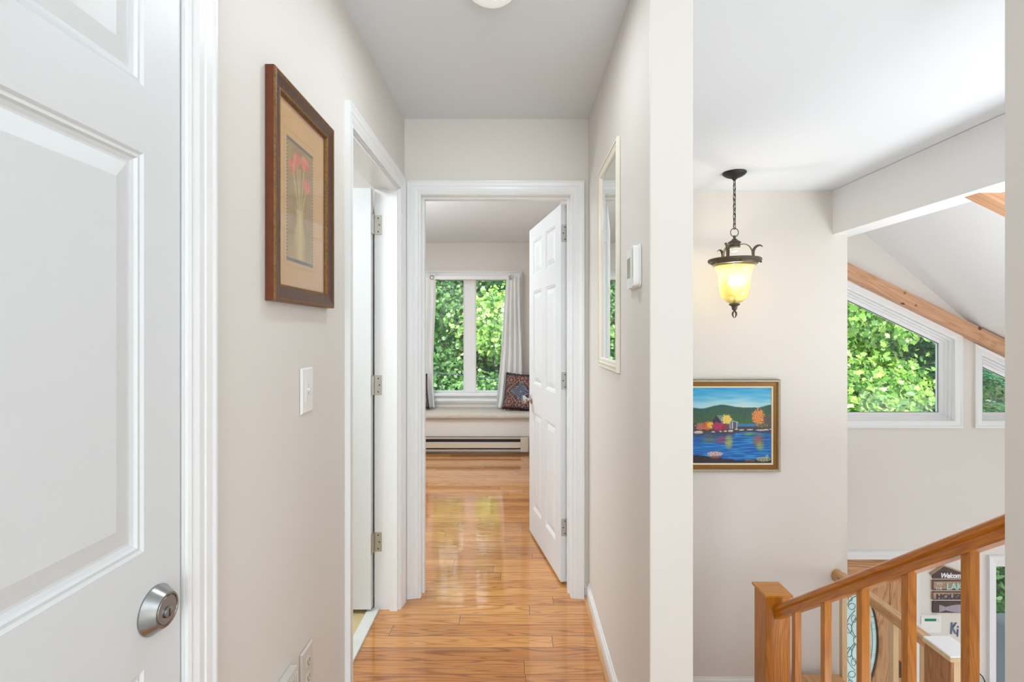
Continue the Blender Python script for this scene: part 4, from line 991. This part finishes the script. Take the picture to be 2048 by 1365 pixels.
def pillow(label, cx, cy, cz, w, h, yaw, tilt, roll):
    o = thing('throw_pillow', label, 'pillow', (cx, cy, cz-h/2), 'patterned pillows on the window seat')
    Rm = Matrix.Rotation(yaw, 4, 'Z') @ Matrix.Rotation(tilt, 4, 'X') @ Matrix.Rotation(roll, 4, 'Y')
    n = 110; vs = []; fs = []; cs = []
    def pat(a, c):
        x, y = (a-.5)*2, (c-.5)*2; r1 = abs(x)+abs(y); r = math.hypot(x, y); an = math.atan2(y, x)
        n3 = nz(x*17, y*17, 3); n4 = nz(x*36, y*36, 6)
        sx, sy = abs(x), abs(y)
        base = mixc((84,36,30), (36,30,44), .5+1.3*nz(x*5, y*5, 1))
        if n3 > .16: base = (140,78,52)
        if n4 > .16: base = (132,132,138)
        if abs(n3) < .035: base = (30,28,40)
        lob = .40+.10*math.cos(4*an)+.05*math.cos(8*an)+.04*n3
        if r < lob: base = mixc((118,132,150), (66,72,92), .5+1.4*n3)
        if r < .20+.03*math.cos(8*an): base = mixc((150,160,172), (88,100,124), .5+1.6*n4)
        if abs(r-.12) < .02 or abs(r-.2-.03*math.cos(8*an)) < .015: base = (60,64,84)
        if abs(r1-.80-.03*n3) < .016: base = (190,160,130)
        if abs(r-lob) < .012: base = (176,170,168)
        for q in ((.62,.62),(.0,.78)):
            rr = math.hypot(sx-q[0], sy-q[1]); l2 = .20+.03*math.cos(6*math.atan2(sy-q[1], sx-q[0]))
            if rr < l2: base = mixc((150,78,52), (74,34,34), .5+2*n4)
            if rr < .09: base = (120,124,138)
            if abs(rr-l2) < .011: base = (196,170,140)
        if max(sx, sy) > .93: base = (52,28,30)
        return tuple(max(0, min(255, k)) for k in base)
    for sd_ in (1, -1):
        off = len(vs)
        for j in range(n+1):
            for i in range(n+1):
                a, c = i/n, j/n; x, y = (a-.5)*2, (c-.5)*2
                pinch = 1-.06*(1-abs(y)**2)*1 if False else 1
                X_ = x*w/2*(1-.05*(1-y*y)); Z_ = y*h/2*(1-.05*(1-x*x))
                th_ = .065*max(0, (1-x**4)*(1-y**4))**.5*(1+.05*nz(a*6, c*6, 2))
                v = Rm @ Vector((X_, -sd_*th_, Z_)); vs.append((v.x+cx, v.y+cy, v.z+cz)); cs.append(pat(a, c))
        for j in range(n):
            for i in range(n):
                k = off+j*(n+1)+i; fs.append((k, k+1, k+n+2, k+n+1))
    me_ = bpy.data.meshes.new('cover'); me_.from_pydata(vs, [], fs); at = me_.color_attributes.new('Col', 'FLOAT_COLOR', 'POINT')
    at.data.foreach_set('color', [q for c in cs for q in rgb(*c)]); me_.polygons.foreach_set('use_smooth', [True]*len(fs)); me_.materials.append(M['textile']); link('cover', me_, o)
    # tufted edge
    rnd = random.Random(5)
    for sgn in (-1, 1):
        b = MB()
        for k in range(70):
            x = -1+2*(k+rnd.random())/70; zz = sgn*h/2*(1-.05*(1-x*x)); L = .006+.010*rnd.random()
            p0 = Rm @ Vector((x*w/2, 0, zz-sgn*.003)); p1 = Rm @ Vector((x*w/2+.006*(rnd.random()-.5), .01*(rnd.random()-.5), zz+sgn*L))
            b.tube([(p0.x+cx, p0.y+cy, p0.z+cz), (p1.x+cx, p1.y+cy, p1.z+cz)], .0035, 5)
        b.build('fringe', M['fringe'], o)
    return o
pillow('red and blue medallion patterned pillow at the right end of the window seat', XY(1043,5.86), 5.84, ZY(788,5.86)+.020, .42, .42, math.radians(-10), math.radians(-14), math.radians(4))
pillow('dark patterned pillow mostly hidden at the left end of the window seat', XY(828,5.86)-.03, 5.84, ZY(788,5.86)+.020, .40, .40, math.radians(12), math.radians(-14), math.radians(-3))
ht = thing('baseboard_heater', 'long beige baseboard heater under the window seat', 'heater', (-.8, 5.66, 0))
hx1 = XY(1057,5.62); hx0 = -1.7; hz0, hz1 = .03, ZY(876,5.63)
b = MB(); b.box(hx0, hx1, 5.665, 5.699, hz0, hz1, .003); b.build('back_plate', M['slot'], ht)
b = MB(); zq = lambda y: ZY(y, 5.62)
b.prism([(5.699,hz1),(5.63,hz1),(5.622,hz1-.006),(5.622,hz1-.014),(5.630,hz1-.012),(5.699,hz1-.006)], hx0, hx1-.09, lambda u, v, w: (w, u, v)); b.build('top_lip', M['heater'], ht)
b = MB(); b.box(hx0, hx1-.09, 5.618, 5.632, zq(897), zq(885), .003); b.build('front_cover', M['heater_lite'], ht)
b = MB(); b.box(hx0, hx1-.09, 5.62, 5.66, hz0, hz0+.022, .003); b.build('bottom_lip', M['heater'], ht)
b = MB(); b.box(hx1-.09, hx1, 5.612, 5.664, hz0-.004, hz1+.002, .004); b.build('end_cap', M['heater_lite'], ht)

# ---------- entry wall items
fnt = {}
def text_mesh(s_, size, ext, m, shear=0, spacing=1.0, off=.018):
    c = bpy.data.curves.new('t', 'FONT'); c.body = s_; c.size = size; c.extrude = 0; c.shear = shear; c.space_character = spacing; c.offset = size*off
    o = bpy.data.objects.new('t', c); COL.objects.link(o); bpy.context.view_layer.update()
    dg = bpy.context.evaluated_depsgraph_get(); me_ = bpy.data.meshes.new_from_object(o.evaluated_get(dg)); bpy.data.objects.remove(o)
    vs = [m(v.co.x, v.co.y, ext) for v in me_.vertices]; fs = [tuple(p.vertices) for p in me_.polygons]; n = len(vs)
    bm_ = bmesh.new(); bm_.from_mesh(me_)
    ed = [tuple(v.index for v in e.verts) for e in bm_.edges if len(e.link_faces) == 1]; bm_.free()
    vs += [m(v.co.x, v.co.y, 0) for v in me_.vertices]; fs += [(a, c_, c_+n, a+n) for a, c_ in ed]
    w_ = max(v.co.x for v in me_.vertices) if n else 0
    r = bpy.data.meshes.new('letters'); r.from_pydata(vs, [], fs); return r
def lettering(s_, x, z, size, mt, parent, base=.012, ext=.004, shear=0, spacing=1.0, nm='lettering', sx=1.0, off=.03):
    r = text_mesh(s_, size, ext, lambda u, v, w: (x+u*sx, Y2-.002-base-w, z+v), shear, spacing, off); r.materials.append(mt); return link(nm, r, parent)
qx = lambda X: XY(1850+X/5.571, Y2-.02); qz = lambda Y: ZY(1120+Y/5.571, Y2-.02)
sg = thing('hanging_wood_sign', 'stacked wooden plank sign with welcome lettering and a fish on the entry wall', 'sign', (qx(304), Y2, qz(600)))
ms = lambda u, v, w: (u, Y2-.002-w, v)
M['plank_dark'] = wood('dark_stained_plank', rgb(98,80,74), rgb(78,62,58), rgb(50,40,38), 'X', .6, coat=0)
M['plank_tan'] = wood('tan_plank', rgb(196,164,136), rgb(172,140,112), rgb(120,90,70), 'X', .6, coat=0)
M['lt_white'] = mat('white_letter_paint', rgb(244,240,244), .5); M['lt_teal'] = mat('teal_letter_paint', rgb(170,208,206), .5); M['lt_navy'] = mat('navy_letter_paint', rgb(70,66,90), .5)
M['lt_pale'] = mat('pale_letter_paint', rgb(206,210,206), .5); M['tin'] = mat('corrugated_tin', rgb(196,190,206), .35, .7)
b = MB(); b.prism([(qx(95),qz(215)),(qx(515),qz(215)),(qx(515),qz(180)),(qx(205),qz(68)),(qx(95),qz(150))], 0, .012, ms); p1 = b.build('plank', M['plank_dark'], sg)
b = MB(); b.prism([(qx(68),qz(172)),(qx(205),qz(72)),(qx(530),qz(195)),(qx(530),qz(183)),(qx(205),qz(60)),(qx(68),qz(160))], 0, .022, ms); b.build('roof_edge', M['plank_tan'], sg)
lettering('Welcome', qx(172), qz(205), .062, M['lt_white'], sg, shear=.3, spacing=.92, sx=.92)
b = MB(); b.prism([(qx(88),qz(233)),(qx(520),qz(233)),(qx(520),qz(343)),(qx(88),qz(343))], 0, .012, ms); b.build('plank', M['plank_tan'], sg)
b = MB(); b.moulding(rect(qx(88), qx(520), qz(343), qz(233)), [(0,.012),(0,.014),(.010,.014),(.010,.012)], ms, closed=True); b.build('plank_border', M['plank_dark'], sg)
lettering('TO', qx(128), qz(290), .034, M['lt_pale'], sg, sx=1.15); lettering('THE', qx(120), qz(336), .032, M['lt_pale'], sg, sx=1.0)
lettering('LAKE', qx(240), qz(334), .083, M['lt_teal'], sg, sx=1.0)
b = MB(); b.prism([(qx(88),qz(362)),(qx(520),qz(362)),(qx(520),qz(450)),(qx(88),qz(450))], 0, .012, ms); b.build('plank', M['plank_tan'], sg)
b = MB(); b.moulding(rect(qx(88), qx(520), qz(450), qz(362)), [(0,.012),(0,.014),(.007,.014),(.007,.012)], ms, closed=True); b.build('plank_border', M['plank_dark'], sg)
lettering('HOUSE', qx(130), qz(441), .062, M['lt_navy'], sg, sx=1.25)
b = MB(); b.prism([(qx(95),qz(472)),(qx(520),qz(472)),(qx(520),qz(598)),(qx(95),qz(598))], 0, .012, ms); b.build('plank', M['plank_dark'], sg)
b = MB()   # fish, tail to the left, ridged like corrugated tin
def fish_h(X):
    if X < 235: return 42-(X-162)*.30
    return 20+24*math.sin(min(1, (X-235)/210)*PI*.75)
xs = [162+8*i for i in range(0, 40)]
for i, (X0, X1) in enumerate(zip(xs, xs[1:])):
    yc = 547; w0_ = .014+(.004 if i % 2 else 0); w1_ = .014+(0 if i % 2 else .004)
    h0, h1 = fish_h(X0), fish_h(X1)
    pts = [ms(qx(X0), qz(yc+h0), w0_), ms(qx(X1), qz(yc+h1), w1_), ms(qx(X1), qz(yc-h1), w1_), ms(qx(X0), qz(yc-h0), w0_)]
    b.face(pts)
b.build('tin_fish', M['tin'], sg)
for X in (130, 480):
    for ya, yb in ((213,235),(342,364),(449,474)): b = MB(); b.tube([ms(qx(X), qz(ya), .008), ms(qx(X), qz(yb), .008)], .0022, 6); b.build('hanging_cord', M['lt_pale'], sg)
kp = thing('alarm_keypad', 'white alarm keypad with a green display under the plank sign', 'keypad', (XY(1859,Y2), Y2, ZY(1265,Y2)))
b = MB(); b.prism(pill(XY(1838,Y2-.02), XY(1881,Y2-.02), ZY(1266,Y2-.02), ZY(1231,Y2-.02), .018), 0, .022, ms); b.prism(pill(XY(1840,Y2-.02), XY(1880,Y2-.02), ZY(1249,Y2-.02), ZY(1232,Y2-.02), .014), .022, .030, ms); b.build('housing', M['plastic'], kp)
b = MB(); b.prism(rect(XY(1849,Y2-.03), XY(1872,Y2-.03), ZY(1243,Y2-.03), ZY(1238,Y2-.03)), .030, .0315, ms); b.build('display', M['lcdgreen'], kp)
b = MB()
for dy in (1238, 1242): b.prism(rect(XY(1875,Y2-.03), XY(1877,Y2-.03), ZY(dy+1.5,Y2-.03), ZY(dy,Y2-.03)), .030, .033, ms)
b.build('button', M['almond'], kp)
M['lt_steel'] = mat('blue_grey_letters', rgb(112,126,156), .4, .5)
for ch, px, py, sz in (('K', 1902.5, 1271, .155), ('i', 1915.5, 1276, .15)):
    r = text_mesh(ch, sz, .008, lambda u, v, w: (XY(px, Y2-.02)+u*.62, Y2-.001-w, ZY(py, Y2-.02)+v), .12, 1, 0); r.materials.append(M['lt_steel'])
    tag(link('wall_letter', r), 'blue-grey letter %s mounted on the entry wall below the sign' % ch, 'letter')
b = MB(); pts = [(1954,1346),(1960,1349),(1965,1354),(1969,1362),(1972,1372),(1974,1390),(1975,1420)]
b.tube([(XY(x, Y2-.02), Y2-.02, ZY(y, Y2-.02)) for x, y in pts], .005, 8); tag(b.build('power_cord', M['vinyl']), 'dark power cord curving down beside the glazed door', 'cord')

# ================================================================== OUTDOORS
def hill(x, y):
    return -3.4+max(0, y-9.5)*.55+.35*noise.noise(Vector((x*.3, y*.3, 0)))
vs = []; fs = []; nx, ny = 70, 50
for j in range(ny+1):
    for i in range(nx+1):
        x = -30+70*i/nx; y = 6.6+32*j/ny; vs.append((x, y, hill(x, y)))
for j in range(ny):
    for i in range(nx):
        k = j*(nx+1)+i; fs.append((k, k+1, k+nx+2, k+nx+1))
me_ = bpy.data.meshes.new('ground'); me_.from_pydata(vs, [], fs); me_.materials.append(M['soil']); me_.polygons.foreach_set('use_smooth', [True]*len(fs)); struct(link('ground', me_), 'wooded slope outside')
LM = dict(
 maple=leaf_mat('lime_maple_leaf', [(0, rgb(70,128,44)), (.3, rgb(112,172,60)), (.65, rgb(164,210,92)), (.9, rgb(196,226,120)), (1, rgb(222,240,190))]),
 green=leaf_mat('fresh_green_leaf', [(0, rgb(44,96,40)), (.4, rgb(78,140,62)), (.8, rgb(122,182,92)), (1, rgb(190,224,160))]),
 deep=leaf_mat('deep_green_leaf', [(0, rgb(36,84,36)), (.5, rgb(62,120,52)), (1, rgb(104,160,74))]),
 spruce=leaf_mat('blue_green_needles', [(0, rgb(34,86,62)), (.5, rgb(64,130,92)), (1, rgb(110,170,124))], .25),
)
SOFT = [(0,-.5),(.2,-.28),(.42,-.12),(.27,.08),(.33,.3),(.13,.27),(0,.55),(-.12,.27),(-.36,.28),(-.26,.06),(-.45,-.14),(-.18,-.3)]
STAR = [(0,-.5),(.16,-.22),(.5,-.12),(.26,.08),(.38,.36),(.12,.26),(0,.58),(-.12,.26),(-.38,.36),(-.26,.08),(-.5,-.12),(-.16,-.22)]
OVAL = [(0,-.5),(.24,-.15),(.22,.2),(0,.5),(-.22,.2),(-.24,-.15)]
def foliage(crowns, nclump, per, size, seed, shape, facing=(0,-1,.6), spread=.32):
    rnd = random.Random(seed); vs = []; fs = []; F = Vector(facing).normalized()
    tot = sum(c[3]*c[5] for c in crowns)
    for (cx, cy, cz, rx, ry, rz) in crowns:
        for _ in range(int(nclump*rx*rz/tot)):
            while True:
                d_ = Vector((rnd.gauss(0,1), rnd.gauss(0,1), rnd.gauss(0,1))).normalized()
                if d_.y < .35: break
            r = .55+.47*rnd.random(); c0 = Vector((cx+d_.x*rx*r, cy+d_.y*ry*r, cz+d_.z*rz*r))
            tn = (d_*.6+F+Vector((rnd.gauss(0,.3), rnd.gauss(0,.3), rnd.gauss(0,.3)))).normalized()
            a = tn.cross(Vector((0,0,1))).normalized(); bb = a.cross(tn)
            for k in range(per):
                p = c0+a*rnd.gauss(0, spread)+bb*rnd.gauss(0, spread*.55)+tn*rnd.gauss(0, spread*.25)
                nn = (tn+Vector((rnd.gauss(0,.5), rnd.gauss(0,.5), rnd.gauss(0,.5)))).normalized()
                u = nn.cross(Vector((rnd.gauss(0,1), rnd.gauss(0,1), rnd.gauss(0,1)))).normalized(); w = nn.cross(u); s_ = size*(.6+.7*rnd.random())
                i0 = len(vs); kx = .55+.55*rnd.random(); cu = rnd.uniform(-.5,.7)
                for q in shape: vs.append(p+u*(q[0]*kx+rnd.gauss(0,.035))*s_+w*(q[1]+rnd.gauss(0,.035))*s_-nn*(cu*s_*(q[0]*q[0]+.6*q[1]*q[1])))
                fs.append(tuple(range(i0, i0+len(shape))))
    me_ = bpy.data.meshes.new('foliage'); me_.from_pydata(vs, [], fs); return me_
def needles(cx, cy, z0, z1, R, nb, seed):
    """drooping whorled branches dressed with short needle sprays"""
    rnd = random.Random(seed); vs = []; fs = []; twigs = []
    for k in range(nb):
        t = rnd.random(); z = z0+(z1-z0)*t; L = R*(1-t*.8)*(.75+.4*rnd.random()); a = rnd.uniform(PI*.95, PI*2.05)
        d_ = Vector((math.cos(a), math.sin(a), 0)); pts = []
        for j in range(9):
            f = j/8; pts.append(Vector((cx, cy, z))+d_*L*f+Vector((0,0,.25*L*(f*.5-f*f*.9))))
        twigs.append(pts)
        side = d_.cross(Vector((0,0,1)))
        for j in range(1, 9):
            for q in range(7):
                f = (j-rnd.random())/8; i0 = min(7, int(f*8)); base = pts[i0].lerp(pts[i0+1], f*8-i0); s = rnd.choice((-1,1)); sl = (.12+.30*(1-f))*(.6+.6*rnd.random())
                dr = (d_*.6+side*s*(.7+.4*rnd.random())+Vector((0,0,-.25+.2*rnd.random()))).normalized()
                for n_ in range(9):
                    b0 = base+dr*sl*n_/9; e = (dr*.5+dr.cross(Vector((0,0,1)))*rnd.choice((-1,1))*.8+Vector((0,0,rnd.gauss(0,.2)))).normalized()*.045
                    w = Vector((0,0,1)).cross(e).normalized()*.009+Vector((0,0,.004)); i1 = len(vs)
                    vs += [b0-w, b0+w, b0+e]; fs.append((i1, i1+1, i1+2))
    me_ = bpy.data.meshes.new('needles'); me_.from_pydata(vs, [], fs); return me_, twigs
def tree(label, x, y, crowns, nclump, per, size, lm, seed, shape=SOFT, group='trees outside the windows', spread=.32):
    zg = hill(x, y)-.1; o = thing('broadleaf_tree', label, 'tree', (x, y, zg), group)
    rnd = random.Random(seed); b = MB(); top = max(c[2] for c in crowns)
    b.tube([(x+.1*math.sin(k*.9+seed), y, zg+(top-zg)*k/8) for k in range(9)], [.11-.009*k for k in range(9)], 10); b.build('trunk', M['bark'], o)
    for c in crowns:
        b = MB()
        for k in range(7):
            a = rnd.uniform(0, 2*PI); e = Vector((c[0]+c[3]*.9*math.cos(a), c[1]+c[4]*.7*math.sin(a), c[2]+c[5]*rnd.uniform(-.6,.8))); s0 = Vector((x, y, c[2]-c[5]*.6)); md = s0.lerp(e, .5)+Vector((0,0,.2))
            b.tube([s0, md, e], [.03,.018,.006], 6)
        b.build('branches', M['bark'], o)
    me_ = foliage(crowns, nclump, per, size, seed, shape, spread=spread); me_.materials.append(lm); link('foliage', me_, o); return o
# seen from the bedroom
tree('leafy green tree left of the bedroom window view', -2.4, 10.2, [(-2.6,10.2,2.2,1.5,1.2,1.6),(-2.2,9.9,.2,1.5,1.2,1.3),(-2.8,10.2,4.0,1.4,1.2,1.2)], 380, 44, .095, LM['green'], 11, spread=.25)
tree('dark dense tree behind the middle of the bedroom window', -.9, 12.0, [(-.9,12.0,2.6,1.6,1.2,2.6),(-1.8,12.2,.0,2.2,1.2,1.6),(.6,12.2,.2,1.6,1.2,1.8)], 460, 34, .12, LM['deep'], 12)
tree('yellow-green maple right in the bedroom window view', .1, 9.6, [(.05,9.5,1.5,1.0,.8,.75),(1.0,9.6,2.9,.75,.7,.9)], 260, 40, .09, LM['maple'], 13, spread=.24)
tree('low green sapling below the bedroom window view', -.6, 9.3, [(-.5,9.2,-.2,1.1,.8,.75),(-1.7,9.2,-.9,1.1,.8,.8)], 260, 40, .09, LM['green'], 14, spread=.25)
# seen from the stairwell windows
tree('lime green maple outside the large trapezoid window', 6.0, 8.6, [(5.9,8.6,2.6,1.5,1.1,1.0),(5.6,8.2,.2,1.0,.8,1.0),(7.6,9.0,2.4,1.2,1.0,.9),(5.7,8.4,-1.2,1.1,.9,.9),(5.7,8.0,1.8,.9,.6,.55)], 640, 40, .11, LM['maple'], 21, spread=.25)
tree('shaded green tree behind the maple', 7.4, 11.0, [(7.2,11,1.6,2.4,1.3,2.4),(9.6,11.4,1.8,2.2,1.3,2.6),(8.6,10.6,-1.4,2.6,1.2,1.4)], 480, 30, .13, LM['deep'], 22)
tree('pale green shrub outside the glazed door', 7.3, 7.4, [(7.2,7.4,-2.0,.9,.7,.8),(8.1,7.6,-1.2,.8,.7,.8)], 260, 40, .10, LM['green'], 23, OVAL)
def spruce(label, x, y, z1, R, nb, seed):
    zg = hill(x, y)-.1; o = thing('spruce_tree', label, 'tree', (x, y, zg), 'trees outside the windows')
    b = MB(); b.tube([(x, y, zg), (x, y, z1*.5), (x, y, z1+.2)], [.14,.08,.02], 10); b.build('trunk', M['bark'], o)
    me_, tw = needles(x, y, zg+.9, z1, R, nb, seed); me_.materials.append(LM['spruce']); link('needles', me_, o)
    b = MB()
    for p in tw: b.tube(p, [.014-.0015*k for k in range(9)], 5)
    b.build('branches', M['bark'], o)
spruce('blue-green spruce outside between the trapezoid windows', 7.7, 8.9, 4.0, 1.5, 170, 31)
spruce('blue-green spruce outside the right-hand window', 9.9, 9.2, 4.4, 2.0, 150, 32)
spruce('tall dark spruce high in the bedroom window view', -.1, 10.9, 5.4, 1.6, 190, 33)
# utility line crossing the bedroom view
b = MB(); pts = []
for k in range(25):
    t = k/24; px = 780+300*t; py = 738+34*t-3*math.sin(PI*t); pts.append((XY(px, 8.0), 8.0, ZY(py, 8.0)))
b.tube(pts, .008, 8); tag(b.build('utility_line', M['slate']), 'grey utility cable sagging across the bedroom window view', 'cable')
